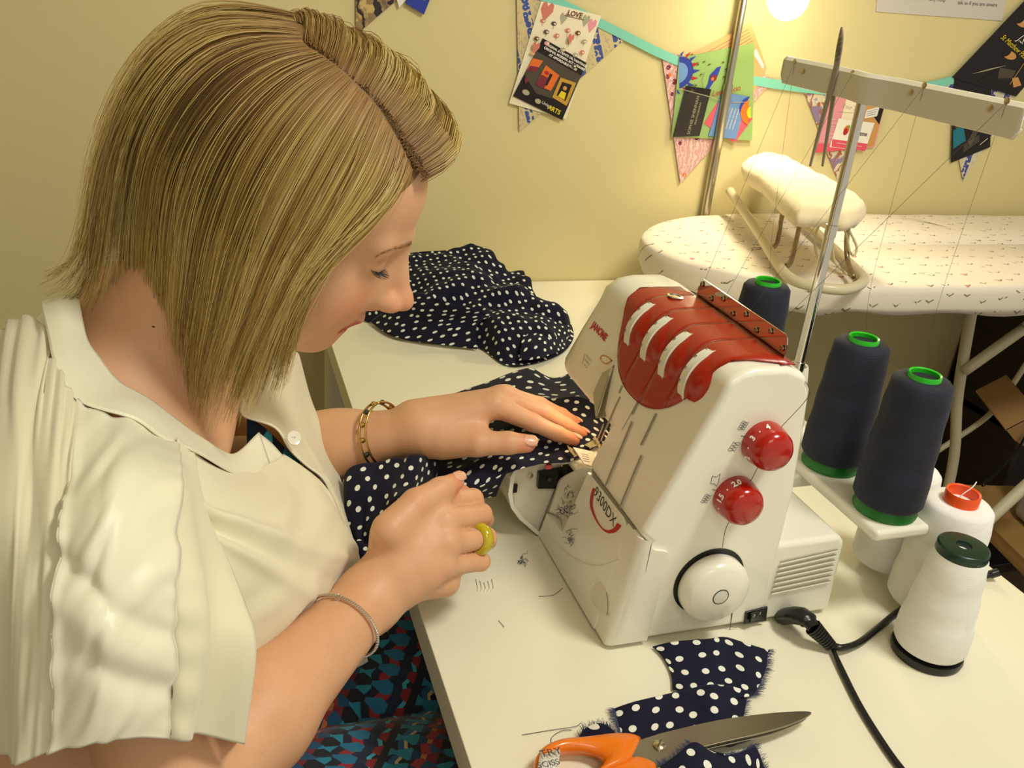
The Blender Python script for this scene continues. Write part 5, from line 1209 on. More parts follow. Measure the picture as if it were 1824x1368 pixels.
# ---- the piece being sewn
SW = thing('sewn_cloth', 'navy polka dot cloth being fed through the overlocker under both hands', 'cloth', (.2, .8, 0))
A0 = [(700, 742, .010), (762, 716, .012), (850, 687, .016), (937, 655, .026), (985, 669, .018), (1042, 657, .045), (1062, 690, .055)]
A1 = [(720, 775, .020), (800, 745, .030), (880, 722, .036), (945, 705, .040), (1000, 705, .045), (1045, 705, .062), (1072, 722, .085)]
A2 = [(740, 800, .040), (820, 780, .055), (900, 765, .070), (960, 745, .085), (1010, 735, .095), (1050, 735, .100), (1075, 748, .103)]
G = zgrid([A0, A1, A2], 10, 9); G = fold(G, lambda U, W_: .006*ns(U, W_, 3, 6, 41)+.0025*ns(U+W_, W_, 7, 12, 42)); uvcloth('far_layer', G, M['dot'], SW, uvs=.62)
B0 = [(735, 800, .062), (800, 778, .080), (870, 742, .098), (935, 716, .112), (985, 708, .120), (1035, 706, .124), (1066, 722, .116), (1090, 746, .108)]
B1 = [(735, 822, .068), (800, 808, .088), (870, 785, .102), (935, 762, .106), (985, 745, .112), (1032, 738, .113), (1064, 752, .106), (1086, 766, .1045)]
B2 = [(740, 848, .072), (805, 835, .090), (870, 812, .103), (930, 800, .1045), (985, 788, .1045), (1030, 780, .1045), (1060, 781, .1045), (1078, 786, .1045)]
B3 = [(742, 872, .068), (800, 866, .084), (862, 842, .098), (915, 822, .103), (968, 812, .1035), (1012, 806, .1035), (1040, 800, .1035), (1058, 796, .1035)]
B4 = [(740, 893, .058), (792, 890, .075), (856, 866, .088), (905, 838, .100), (960, 827, .1025), (1008, 822, .103), (1030, 815, .103), (1045, 808, .103)]
G = zgrid([B0, B1, B2, B3, B4], 12, 12); G = fold(G, lambda U, W_: (.0035*ns(U, W_, 3, 5, 43)+.002*ns(U+.6*W_, W_, 7, 9, 44))*np.clip(1.5-W_*1.4, .15, 1)+.0015*np.exp(-((U-.33)/.05)**2)*np.clip(2-W_*2, 0, 1)); uvcloth('front_layer', G, M['dot'], SW, rot=.35)
# roll-under of the front edge and the part falling beside the table edge
C0 = [(740, 893, .058), (792, 890, .075), (856, 866, .088), (905, 838, .100)]
C1 = [(735, 898, .045), (788, 893, .060), (850, 880, .070), (893, 860, .085)]
C2 = [(730, 890, .020), (785, 885, .035), (845, 888, .045), (884, 884, .060)]
uvcloth('underside', zgrid([C0, C1, C2], 6, 8), M['dot'], SW)
D0 = [atY(612, 848, .790), atY(650, 828, .79), atY(700, 812, .785), atY(745, 812, .775), atZ(790, 815, .085)]
D1 = [atY(612, 880, .770), atY(648, 868, .765), atY(692, 862, .755), atY(735, 858, .745), atZ(780, 855, .070)]
D2 = [atY(616, 920, .755), atY(650, 915, .75), atY(684, 900, .74), atY(720, 893, .73), atZ(760, 893, .030)]
D3 = [atY(625, 955, .745), atY(650, 960, .74), atY(680, 942, .735), atX(692, 930, .168), atX(700, 915, .171)]
D4 = [atY(635, 985, .740), atY(652, 990, .735), atX(676, 985, .160), atX(690, 965, .165), atX(700, 945, .168)]
D5 = [atY(645, 1060, .73), atY(655, 1060, .73), atX(680, 1060, .150), atX(690, 1050, .158), atX(700, 1040, .164)]
G = crgrid([D0, D1, D2, D3, D4, D5], 9, 10); G = fold(G, lambda U, W_: .006*ns(U*.6, W_, 2.5, 7, 46)+.002*ns(U, W_, 5, 12, 47)); uvcloth('hanging_fold', G, M['dot'], SW, rot=.9)
# ---- bundle at the back of the table
BD = thing('cloth_bundle', 'crumpled heap of navy polka dot cloth at the back of the table, behind her face', 'cloth', (.45, 1.3, 0))
bz = [(650, 572, .003), (690, 578, .003), (722, 602, .003), (790, 612, .003), (850, 618, .003), (900, 650, .003), (950, 648, .003), (1002, 628, .004), (1022, 598, .010), (1008, 562, .022), (975, 548, .03), (945, 520, .040), (925, 503, .045), (885, 490, .06), (868, 462, .085), (838, 443, .10), (790, 446, .10), (730, 451, .09), (680, 470, .07), (640, 520, .04)]
bc_ = cr([atZ(*q) for q in bz], 8, True); cen = np.array([.36, 1.27, .02]); cen[:2] = np.mean(np.array(bc_)[:, :2], axis=0); P = []
for i in range(46):
    f = (i/45)**.8; row = []
    for q in bc_:
        p = cen+(q-cen)*f; r2 = 1-f; hgt = .060*(1-f**3.2)
        flow = p[0]*.35+p[1]; wv = .010*math.sin(46*flow+5*vnoise(p*np.array([7, 7, 0])+1)+2)+.006*math.sin(30*(p[0]-.8*p[1])+6*vnoise(p*np.array([9, 9, 0])+5))
        wv += .005*vnoise(p*np.array([60, 60, 0])+9); e = min(1, (1-f)*7)
        z = max(.0025, (p[2] if f > .5 else cen[2]+(q[2]-cen[2])*f)+(hgt+wv*1.15)*e); row.append((p[0]+wv*.5*e, p[1]-wv*.6*e, z))
    P.append(row)
b = MB(); b.grid(P, wrap=True)
o = b.build('heaped_cloth', M['dot'], BD, ang=180); uvl = o.data.uv_layers.new(name='UVMap'); li = np.zeros(len(o.data.loops), np.int32); o.data.loops.foreach_get('vertex_index', li)
vv = np.array([v.co for v in o.data.vertices]); U = np.stack([vv[:, 0]*1.15+vv[:, 2]*.5, vv[:, 1]*1.05+vv[:, 2]*.55], 1); uvl.data.foreach_set('uv', U[li].astype(np.float32).ravel())
G = zgrid([[(664, 575, .004), (700, 540, .045), (735, 520, .07)], [(700, 600, .004), (735, 560, .040), (775, 530, .075)], [(760, 612, .004), (790, 575, .035), (830, 545, .07)], [(850, 622, .003), (850, 585, .035), (880, 560, .055)]], 8, 8); G = fold(G, lambda U, W_: .006+.006*ns(U, W_, 4, 3, 51)+.003*ns(U, W_, 9, 7, 52)); uvcloth('turned_layer', G, M['dot'], BD, rot=1.1)
G = zgrid([[(935, 560, .035), (960, 548, .038), (990, 560, .03)], [(930, 600, .035), (965, 590, .040), (1010, 590, .02)], [(925, 645, .006), (960, 640, .012), (1000, 625, .006)]], 8, 8); G = fold(G, lambda U, W_: .005+.004*ns(U, W_, 4, 3, 53)); uvcloth('end_flap', G, M['dot'], BD, rot=.4)
# ---- scraps in front of the machine
fr_m = mat('frayed_thread', (64, 74, 108), .9)
def fray(line, n_, length, name, parent, out):
    cs = []; line = [np.array(p) for p in line]
    for k in range(n_):
        i = random.random()*(len(line)-1.001); p = line[int(i)]+(line[int(i)+1]-line[int(i)])*(i % 1); d = np.array(out)*length*random.uniform(.4, 1.1)+np.array([random.gauss(0, .0012), random.gauss(0, .0012), random.uniform(-.0003, .0012)]); cs.append(cr([p, p+d*.5+np.array([0, 0, .0005]), p+d], 2))
    return strands(cs, .00018, .00010, name, fr_m, parent)
S1 = thing('cloth_scrap', 'navy dotted scrap with a frayed right edge, touching the front of the overlocker', 'cloth scrap', (.42, .5, 0))
q = [[(1162, 1152, .003), (1200, 1143, .010), (1262, 1138, .010), (1292, 1135, .006), (1335, 1148, .008), (1368, 1158, .003)],
     [(1180, 1170, .003), (1205, 1180, .006), (1260, 1178, .010), (1300, 1180, .006), (1340, 1185, .009), (1364, 1190, .003)],
     [(1195, 1200, .003), (1215, 1208, .005), (1260, 1208, .007), (1300, 1212, .005), (1330, 1218, .007), (1352, 1220, .003)],
     [(1198, 1228, .003), (1225, 1232, .006), (1262, 1236, .005), (1290, 1240, .006), (1320, 1242, .008), (1340, 1240, .003)]]
G = zgrid(q, 8, 8); uvcloth('scrap_sheet', G, M['dot2'], S1); fray(G[:, -1], 260, .007, 'fray', S1, (.9, -.3, 0))
S2 = thing('cloth_scrap', 'navy dotted scrap strip lying under the open scissors blade', 'cloth scrap', (.33, .44, 0))
q = [[(1095, 1262, .003), (1130, 1250, .009), (1190, 1236, .007), (1225, 1228, .010), (1262, 1220, .014), (1300, 1222, .012), (1332, 1232, .004)],
     [(1102, 1290, .003), (1135, 1282, .005), (1190, 1268, .006), (1235, 1262, .008), (1270, 1258, .013), (1300, 1262, .008), (1326, 1268, .004)],
     [(1112, 1330, .003), (1145, 1320, .004), (1190, 1308, .005), (1235, 1300, .005), (1275, 1296, .006), (1300, 1300, .005), (1318, 1305, .004)],
     [(1125, 1350, .003), (1150, 1345, .003), (1190, 1340, .003), (1235, 1335, .003), (1275, 1330, .003), (1300, 1330, .003), (1315, 1325, .003)]]
G = zgrid(q, 8, 8); uvcloth('scrap_sheet', G, M['dot2'], S2, rot=.3); fray(G[:, 0], 240, .007, 'fray', S2, (-.9, .1, 0)); fray(G[:, -1], 160, .006, 'fray', S2, (.9, -.1, 0))
S3 = thing('cloth_scrap', 'navy dotted scrap folded over the lower scissors blade at the picture bottom', 'cloth scrap', (.36, .38, 0))
q = [[(1176, 1365, .016), (1205, 1345, .018), (1235, 1322, .021), (1262, 1335, .019), (1290, 1345, .016)], [(1190, 1385, .010), (1225, 1365, .019), (1260, 1355, .019), (1290, 1352, .014), (1320, 1340, .008)], [(1200, 1420, .004), (1240, 1410, .006), (1280, 1400, .006), (1320, 1385, .006), (1345, 1330, .004)], [(1210, 1450, .003), (1250, 1450, .003), (1290, 1440, .003), (1335, 1420, .003), (1362, 1370, .003)]]
G = zgrid(q, 8, 8); uvcloth('scrap_sheet', G, M['dot2'], S3, rot=.8); fray(G[0, :16], 160, .006, 'fray', S3, (-.4, .5, .3)); fray(G[:, -1], 160, .006, 'fray', S3, (.9, .2, 0))
S4 = thing('cloth_scrap', 'small frayed navy scrap curled behind the orange scissor handle', 'cloth scrap', (.24, .43, 0))
q = [[(1028, 1325, .003), (1040, 1300, .008), (1068, 1288, .014), (1090, 1300, .010), (1100, 1320, .005)], [(1045, 1335, .003), (1055, 1318, .006), (1072, 1305, .010), (1085, 1312, .008), (1095, 1330, .004)], [(1060, 1345, .003), (1066, 1335, .004), (1074, 1325, .006), (1082, 1330, .005), (1090, 1340, .003)]]
G = zgrid(q, 8, 8); uvcloth('scrap_sheet', G, M['dot2'], S4); fray(G[0], 160, .005, 'fray', S4, (0, .5, .5))
# ---- loose thread ends and lint
def snip(pts, label, r=.00025, cat='thread', m='lint'): 
    b = MB(); b.tube(cr(pts, 5), r, 5); return tag(b.build('thread_snippet', M[m], None, ang=180), label, cat)
M['lint'] = mat('navy_lint', (26, 26, 74), .9)
snip([atZ(930, 1309, .001), atZ(985, 1300, .001), atZ(1025, 1294, .002), atZ(1035, 1288, .003), atZ(1040, 1298, .002)], 'long navy thread end left of the scraps, above the scissor handle')
snip([atZ(985, 1335, .001), atZ(982, 1315, .001), atZ(1000, 1302, .002), atZ(1018, 1300, .001)], 'curled thread beside the orange scissor handle')
snip([atZ(888, 1105, .0006), atZ(894, 1112, .0006), atZ(898, 1117, .0006)], 'tiny dark thread on the table below the near hand')
snip([atZ(960, 1062, .0006), atZ(985, 1060, .0006), atZ(1002, 1048, .0006)], 'short fine thread on the table left of the machine base')
def tuft(c0, n_, sx_, sy_, label, cat='lint', plane=None, seed=1):
    rr_ = random.Random(seed); cs = []
    for k in range(n_):
        x, y = rr_.gauss(0, sx_), rr_.gauss(0, sy_); pts = []
        for j in range(5): pts.append(plane(c0[0]+x, c0[1]+y, .0003+.0015*rr_.random())); x += rr_.gauss(0, 3); y += rr_.gauss(0, 3)
        cs.append(cr(pts, 3))
    return tag(strands(cs, .00025, .0002, 'lint_tuft', M['lint'], None), label, cat)
tuft((930, 998), 12, 2.5, 2.5, 'dark blue lint tuft on the table left of the machine', plane=lambda x, y, d: atZ(x, y, .0006+d), seed=2)
pl_ = lambda x, y, d: onC(x, y, d+.0004)
tuft((1006, 908), 34, 7, 5, 'navy lint tuft caught in the recess left of the model number', plane=pl_, seed=3)
tuft((1014, 962), 12, 2.5, 8, 'navy lint curl on the looper cover below the recess', plane=pl_, seed=4)
tuft((1014, 878), 12, 5, 6, 'faint navy lint high in the looper cover recess', plane=pl_, seed=6)
b = MB()
for i in range(5): b.tube(cr([atZ(848+7*i, 1038-abs(i-2)*3, .0004), atZ(851+7*i, 1048, .0004), atZ(850+6*i, 1053, .0004)], 4), .0005, 5)
tag(b.build('glue_mark', mat('dried_glue', (218, 215, 194), .25), None, ang=180), 'small dried clear smudge on the table below the near hand', 'mark')
# ================================================================== bunting and papers on the wall
def poly_px(pts, off): return [atY(x, y, YW-off) for x, y in pts]
def quadmap(q):
    q = [np.array(p, float) for p in q]
    return lambda u, v: q[0]*(1-u)*(1-v)+q[1]*u*(1-v)+q[2]*u*v+q[3]*(1-u)*v          # u to the right, v down
class Card:
    """flat printed card: quad given clockwise from its top left corner, decorated with flat shapes in card coordinates"""
    def __init__(s, name, quad, off, base, parent=None, thick=.0010):
        s.mb = MB(); s.mats = [base]; s.name = name; s.parent = parent; s.off = off; s.thick = thick
        s.q = poly_px(quad, off+thick); s.f = quadmap(s.q); s.lay = 0
        s.mb.prism(s.q, (0, thick, 0))
    def mi(s, m):
        if m not in s.mats: s.mats.append(m)
        return s.mats.index(m)
    def P(s, u, v, l): return s.f(u, v)+np.array([0, -.00012*l, 0])
    def poly(s, pts, m): s.lay += 1; s.mb.add([s.P(u, v, s.lay) for u, v in pts], [tuple(range(len(pts)))], s.mi(m))
    def rect(s, u0, v0, u1, v1, m): s.poly([(u0, v0), (u1, v0), (u1, v1), (u0, v1)], m)
    def disc(s, u, v, ru, rv, m, n=20, a0=0, a1=2*math.pi): s.poly([(u+ru*math.cos(a0+(a1-a0)*i/n), v+rv*math.sin(a0+(a1-a0)*i/n)) for i in range(n)], m)
    def line(s, pts, w, m):
        s.lay += 1; P = [s.P(u, v, s.lay) for u, v in pts]; s.mb.tube(P, w, 4, s.mi(m))
    def text(s, str_, u, v, size, m, ang=0.0, bold=0.0, mode='C'):
        s.lay += 1; o = s.P(u, v, s.lay); ex = s.f(1, 0)-s.f(0, 0); ex /= np.linalg.norm(ex); ey = s.f(0, 0)-s.f(0, 1); ey /= np.linalg.norm(ey)
        U_ = ex*math.cos(ang)+ey*math.sin(ang); V_ = ey*math.cos(ang)-ex*math.sin(ang)
        vs, fs = text_bits(str_, size, mode, bold); s.mb.add([o+U_*a+V_*b_+np.array([0, -.0002, 0]) for a, b_, _ in vs], fs, s.mi(m))
    def done(s, label=None, cat=None, group=None):
        o = s.mb.build(s.name, s.mats, s.parent, smooth=False, fixn=False); return tag(o, label, cat, group)
def flat(n, c, r=.6): return mat(n, c, rough=r, spec=.3)
pc_ = {k: flat('ink_'+k, c) for k, c in dict(cream=(236, 226, 196), rose=(206, 122, 104), brown=(110, 64, 38), grey=(170, 166, 140), dkgrey=(78, 70, 58), black=(26, 22, 20), orange=(222, 110, 40), gold=(196, 150, 60), yellow=(226, 204, 40), white=(236, 232, 220), green=(142, 176, 106), blue=(46, 62, 160), lblue=(110, 150, 206), cblue=(96, 134, 190), red=(176, 40, 44), pink=(222, 84, 106), lpink=(226, 150, 160), tan=(214, 170, 116), purple=(74, 40, 110), skin=(204, 150, 84), teal=(30, 116, 136), dk=(30, 24, 26), olive=(96, 84, 50), wine=(122, 40, 60), lime=(96, 170, 30)).items()}
# tape of the bunting
M['tape'] = mat('aqua_tape', (126, 206, 184), .8); t = NT(M['tape']); t.bump(t.noise(t.coord(), 500, 2), .2, .0005)
BU = thing('bunting', 'aqua ribbon bunting with patterned triangular flags strung across the wall', 'bunting', tuple(atY(1100, 60, YW)))
top = [(560, -190), (700, -125), (840, -65), (930, -30), (1005, 0), (1060, 28), (1120, 58), (1180, 88), (1240, 112), (1300, 128), (1360, 138), (1420, 147), (1480, 153), (1560, 156), (1640, 148), (1690, 137), (1760, 112), (1830, 84), (1900, 50)]
bot = [(x-4, y+16) for x, y in top]
b = MB(); A_ = cr([atY(x, y, YW-.006) for x, y in top], 6); B_ = cr([atY(x, y, YW-.006) for x, y in bot], 6); b.grid([A_, B_]); b.build('ribbon', M['tape'], BU, smooth=False, solid=.0012)
def floral(name, base, cols, kind='stripe', rot=0.0):
    m = mat(name, base, rough=.85); t = NT(m); c = t.coord('Object', rot=(0, rot, 0)); s_ = t.sep(c)
    if kind == 'stripe':        # columns of blue flowers on pale cloth
        st = t.math('PINGPONG', t.math('MULTIPLY', s_[0], 25.0), .5); v = t.voro(c, 95, .6); col = t.math('GREATER_THAN', st, .31)
        fl = t.math('MULTIPLY', col, t.math('LESS_THAN', v, .55)); ce = t.math('MULTIPLY', col, t.math('LESS_THAN', v, .12)); dots = t.math('MULTIPLY', t.math('LESS_THAN', st, .2), t.math('GREATER_THAN', t.noise(c, 190, 2), .58))
        x = t.mix(fl, base, cols[0]); x = t.mix(ce, x, cols[1]); x = t.mix(t.math('MULTIPLY', dots, .5), x, cols[2])
    elif kind == 'leaf':
        v = t.n('ShaderNodeTexVoronoi'); v.inputs['Scale'].default_value = 58; t.l(c, v.inputs['Vector']); cc = t.sep(v.outputs['Color'])[0]; w = t.wave(c, 30, 9, 3, 2, 'X')
        x = t.mix(t.math('GREATER_THAN', w, .80), base, cols[0]); m1 = t.math('MULTIPLY', t.math('LESS_THAN', v.outputs['Distance'], .34), t.math('GREATER_THAN', cc, .72)); x = t.mix(m1, x, cols[1])
        m2 = t.math('MULTIPLY', t.math('LESS_THAN', v.outputs['Distance'], .30), t.math('LESS_THAN', cc, .16)); x = t.mix(m2, x, cols[2]); x = t.mix(t.math('MULTIPLY', t.math('GREATER_THAN', t.noise(c, 300, 2), .62), .6), x, (240, 228, 214))
    else:
        n_ = t.noise(c, 26, 4, .6, 1.5); w = t.wave(c, 12, 14, 3, 1.6, 'X'); x = t.ramp(n_, [(0, cols[0]), (.42, cols[0]), (.47, base), (.56, base), (.60, cols[1]), (1, cols[1])], False); x = t.mix(t.math('GREATER_THAN', w, .86), x, cols[2])
    t.color(x); t.bump(t.noise(c, 600, 2), .15, .0004); return m
def flag(pts, m, off=.0035):
    b = MB(); b.prism(poly_px(pts, off+.0012), (0, .0012, 0)); return b.build('flag', m, BU, smooth=False)
flag([(920, -38), (1122, 62), (925, 235)], floral('blue_flower_cloth', (206, 190, 142), [(66, 84, 150), (210, 214, 220), (160, 130, 130)], 'stripe', .35))
flag([(1178, 90), (1380, 140), (1212, 326)], floral('pink_leaf_cloth', (206, 158, 150), [(236, 190, 196), (124, 36, 66), (232, 116, 40)], 'leaf'))
flag([(1428, 150), (1600, 156), (1492, 320)], floral('lilac_rose_cloth', (214, 204, 176), [(142, 122, 158), (206, 192, 170), (166, 100, 66)], 'rose'))
flag([(1683, 150), (1775, 125), (1860, 90), (1716, 322)], floral('blue_sprig_cloth', (212, 204, 176), [(70, 74, 150), (200, 204, 214), (180, 170, 150)], 'stripe', -.1))
flag([(634, -150), (634, 62), (800, -80)], floral('brown_rose_cloth', (150, 124, 84), [(206, 176, 112), (86, 76, 82), (52, 44, 46)], 'rose'))
# ---- upper left papers
c = Card('leaflet', [(690, -60), (750, -60), (740, -20), (711, 14)], .0065, pc_['white']); c.done('corner of a white paper above the brown floral flag at the top edge', 'leaflet')
c = Card('leaflet', [(745, -50), (790, -60), (755, 26), (722, 6)], .0075, pc_['blue']); c.poly([(.1, .05), (.85, .05), (.80, .74), (.2, .70)], pc_['lime']); c.done('corner of a dark blue and green leaflet at the top edge', 'leaflet')
# ---- flag 1 leaflets
def heart(c, u, v, r, m): c.poly([(u, v+r*1.1), (u-r, v), (u-r*.9, v-r*.6), (u-r*.4, v-r*.8), (u, v-r*.4), (u+r*.4, v-r*.8), (u+r*.9, v-r*.6), (u+r, v)], m)
c = Card('leaflet', [(962, 0), (1070, 28), (1040, 128), (905, 182)], .0055, pc_['cream'])
c = Card('leaflet', [(964, 2), (1071, 28), (1008, 212), (907, 184)], .0060, pc_['cream'])
heart(c, .13, .07, .10, pc_['rose']); heart(c, .42, .10, .06, pc_['grey']); heart(c, .90, .10, .07, pc_['lpink']); heart(c, .78, .07, .06, pc_['grey'])
c.text('LOVE', .58, .045, .0125, pc_['brown'], bold=.0004); c.line([(.43, .075), (.75, .075)], .0005, pc_['brown'])
for (u, v, k) in ((.12, .17, 'rose'), (.30, .17, 'dkgrey'), (.55, .20, 'rose'), (.72, .20, 'brown'), (.22, .26, 'dkgrey'), (.40, .27, 'rose'), (.62, .30, 'grey'), (.86, .26, 'grey'), (.10, .34, 'brown'), (.28, .36, 'lpink'), (.88, .36, 'rose'), (.56, .38, 'grey'), (.78, .40, 'grey'), (.10, .48, 'tan'), (.82, .50, 'dkgrey')):
    c.disc(u, v, .045, .020, pc_[k], 10); c.disc(u+.015, v, .02, .009, pc_['cream'], 8); c.line([(u, v), (u+.01, v+.05)], .0003, pc_[k])
heart(c, .62, .26, .05, pc_['rose']); heart(c, .12, .42, .06, pc_['rose']); heart(c, .14, .74, .035, pc_['wine'])
c.done('cream flyer headed LOVE with hearts and trinkets pinned on the blue flowered flag', 'leaflet')
c = Card('leaflet', [(967, 68), (1045, 112), (1001, 214), (914, 171)], .0080, pc_['dkgrey'])
c.rect(0, 0, 1, .22, pc_['black'])
for i, s_ in enumerate(('ORIGINAL & PRINTS OIL PAINTINGS', 'ORIGINAL MODERN ART & FRAMES', 'AT AFFORDABLE PRICES')): c.text(s_, .56, .055+i*.06, .0058, pc_['white'], bold=.00018)
c.poly([(0, .62), (.35, .80), (1, .72), (1, 1), (0, 1)], pc_['black'])
c.poly([(.0, .34), (.20, .30), (.17, .50), (.0, .56)], pc_['orange']); c.poly([(.02, .46), (.18, .42), (.17, .50), (.0, .56)], pc_['wine'])
c.poly([(.28, .34), (.60, .38), (.58, .66), (.27, .68)], pc_['orange']); c.poly([(.28, .50), (.45, .50), (.44, .68), (.27, .68)], pc_['wine']); c.poly([(.42, .42), (.48, .42), (.47, .62), (.43, .62)], pc_['dk']); c.disc(.36, .44, .05, .03, pc_['red'], 10)
c.poly([(.64, .40), (.96, .36), (.97, .76), (.65, .74)], pc_['gold']); c.poly([(.70, .45), (.90, .42), (.91, .70), (.71, .68)], pc_['black']); c.disc(.80, .52, .04, .035, pc_['skin'], 12); c.poly([(.74, .68), (.76, .58), (.86, .58), (.88, .69)], pc_['yellow'])
c.disc(.17, .86, .07, .042, pc_['grey'], 18); c.disc(.44, .90, .06, .038, pc_['grey'], 18)
c.text('Unique', .62, .885, .008, pc_['white']); c.text('ARTS', .78, .91, .0118, pc_['yellow'], bold=.0003)
c.done('dark leaflet of framed pictures with ARTS in yellow, over the LOVE flyer', 'leaflet')
# ---- flag 2 leaflets, in a clear pocket
c = Card('leaflet', [(1232, 95), (1338, 42), (1366, 122), (1340, 168)], .0055, pc_['tan'])
for i in range(5): c.line([(.08, .10+i*.05), (.92, .08+i*.06)], .0004, pc_['brown'])
c.poly([(.80, .52), (.92, .50), (.93, .90), (.84, .92)], pc_['white']); c.done('pale brown pamphlet fanned out behind the green leaflet', 'leaflet')
c = Card('leaflet', [(1210, 103), (1344, 76), (1340, 250), (1196, 244)], .0075, pc_['green'])
c.disc(.0, .19, .20, .20, pc_['blue'], 16, -math.pi/2, math.pi/2); c.disc(.0, .19, .13, .13, pc_['lblue'], 16, -math.pi/2, math.pi/2)
for i in range(9):
    a = -1.4+i*.35; u, v = .22*math.cos(a), .19+.22*math.sin(a); c.poly([(max(0, u-.03), v-.02), (u+.06*math.cos(a)+.01, v+.05*math.sin(a)), (max(0, u-.02), v+.03)], pc_['red'] if i % 2 else pc_['blue'])
c.poly([(.50, .19), (.56, .18), (.52, .28), (.46, .36), (.36, .50), (.33, .48), (.40, .36), (.42, .26)], pc_['blue']); c.disc(.47, .30, .04, .04, pc_['wine'], 10); c.disc(.455, .31, .02, .022, pc_['orange'], 8)
for (u, v) in ((.25, .12), (.33, .10), (.40, .14), (.58, .14), (.62, .22), (.24, .36), (.30, .24), (.20, .42), (.60, .30)): c.disc(u, v, .018, .009, pc_['olive'], 8)
c.line([(.22, .44), (.24, .38), (.20, .34), (.17, .38), (.20, .41)], .0003, pc_['olive']); c.line([(.34, .40), (.31, .32), (.34, .22)], .0003, pc_['olive'])
c.text('Lesbehon', .64, .455, .0165, pc_['red']); c.text('clothing &', .62, .53, .0075, pc_['blue']); c.text('fabrics', .66, .58, .0075, pc_['blue'])
c.disc(.97, .66, .16, .13, pc_['blue'], 14, math.pi*.9, math.pi*1.5); c.disc(.98, .70, .15, .14, pc_['orange'], 16, math.pi*.6, math.pi*1.45); c.disc(.98, .70, .07, .07, pc_['yellow'], 12, math.pi*.6, math.pi*1.45)
c.done('light green leaflet with a blue bird behind the lamp pole', 'leaflet')
c = Card('business_card', [(1270, 180), (1322, 198), (1342, 212), (1309, 254)], .0088, pc_['pink']); c = Card('business_card', [(1278, 183), (1341, 211), (1309, 254), (1254, 220)], .0088, pc_['pink']); c.text('sew', .3, .7, .006, pc_['white']); c.rect(.80, .75, .84, .80, pc_['white']); c.rect(.80, .88, .84, .92, pc_['white']); c.done('red-pink card tucked behind the blue card', 'card')
c = Card('business_card', [(1286, 164), (1332, 172), (1311, 248), (1262, 242)], .0100, pc_['cblue']); 
for i in range(4): c.text('workshops and classes', .42+.12*i, .55, .0046, pc_['white'], ang=math.pi/2*1.0)
c.done('mid blue card in the pocket right of the black card', 'card')
c = Card('business_card', [(1222, 153), (1267, 159), (1246, 242), (1199, 244)], .0100, pc_['black']); c.poly([(.0, .95), (.30, .30), (.62, .98)], pc_['dk']); c.text('SOPHIE SHENNAN', .56, .56, .0092, pc_['grey'], ang=math.pi/2); c.text('PHOTOGRAPHY', .72, .52, .006, pc_['grey'], ang=math.pi/2); c.done('black photography card in the pocket on the pink flag', 'card')
M['clear'] = mat('clear_plastic', (190, 190, 180), .12, spec=.3, alpha=.02); 
c = Card('clear_pocket', [(1210, 158), (1330, 182), (1336, 249), (1196, 246)], .0112, M['clear'], thick=.0004); c.line([(0, 0), (.4, .04), (.7, .10), (1, .0)], .0007, pc_['grey']); o = c.done('clear plastic card pocket on the pink leaf flag', 'card pocket')
# ---- flag 3 leaflets
c = Card('leaflet', [(1486, 150), (1580, 172), (1558, 262), (1452, 272)], .0060, pc_['lpink'])
c.rect(0, 0, .42, .14, pc_['purple']); c.poly([(.66, .02), (1, .02), (.97, .98), (.70, .98)], pc_['skin']); c.poly([(.84, .0), (1, .0), (.98, .55), (.86, .42)], pc_['dk']); c.rect(.28, .14, .66, .56, pc_['cream'])
c.text('Your Touch', .46, .30, .0125, pc_['grey']); c.line([(.20, .38), (.62, .37)], .0004, pc_['grey']); c.text('Tel:', .13, .93, .0085, pc_['white'])
for i in range(6): c.line([(.06, .50+i*.055), (.24, .50+i*.055)], .00035, pc_['white'])
c.poly([(0, .86), (.66, .90), (.66, 1), (0, 1)], pc_['pink']); c.done('pink beauty leaflet behind the tweezers and the steel pole', 'leaflet')
c = Card('business_card', [(1544, 196), (1567, 190), (1562, 207), (1540, 211)], .0075, pc_['white']); 
for i in range(3): c.line([(.1, .25+i*.25), (.85, .22+i*.25)], .0004, pc_['blue'])
c.done('small white handwritten note on the pink beauty leaflet', 'note')
c = Card('business_card', [(1494, 211), (1558, 219), (1541, 269), (1478, 262)], .0085, pc_['white'])
c.poly([(.0, .72), (1, .74), (1, 1), (.04, .98)], pc_['pink']); c.disc(.30, .36, .075, .17, pc_['orange'], 16); c.disc(.29, .42, .06, .12, pc_['red'], 14); c.disc(.34, .24, .03, .06, pc_['lime'], 8); c.text('temptme', .66, .42, .0125, pc_['dkgrey'], bold=.0002); c.line([(.14, .83), (.86, .86)], .0005, pc_['white']); c.done('white and red business card with a strawberry on the pink leaflet', 'card')
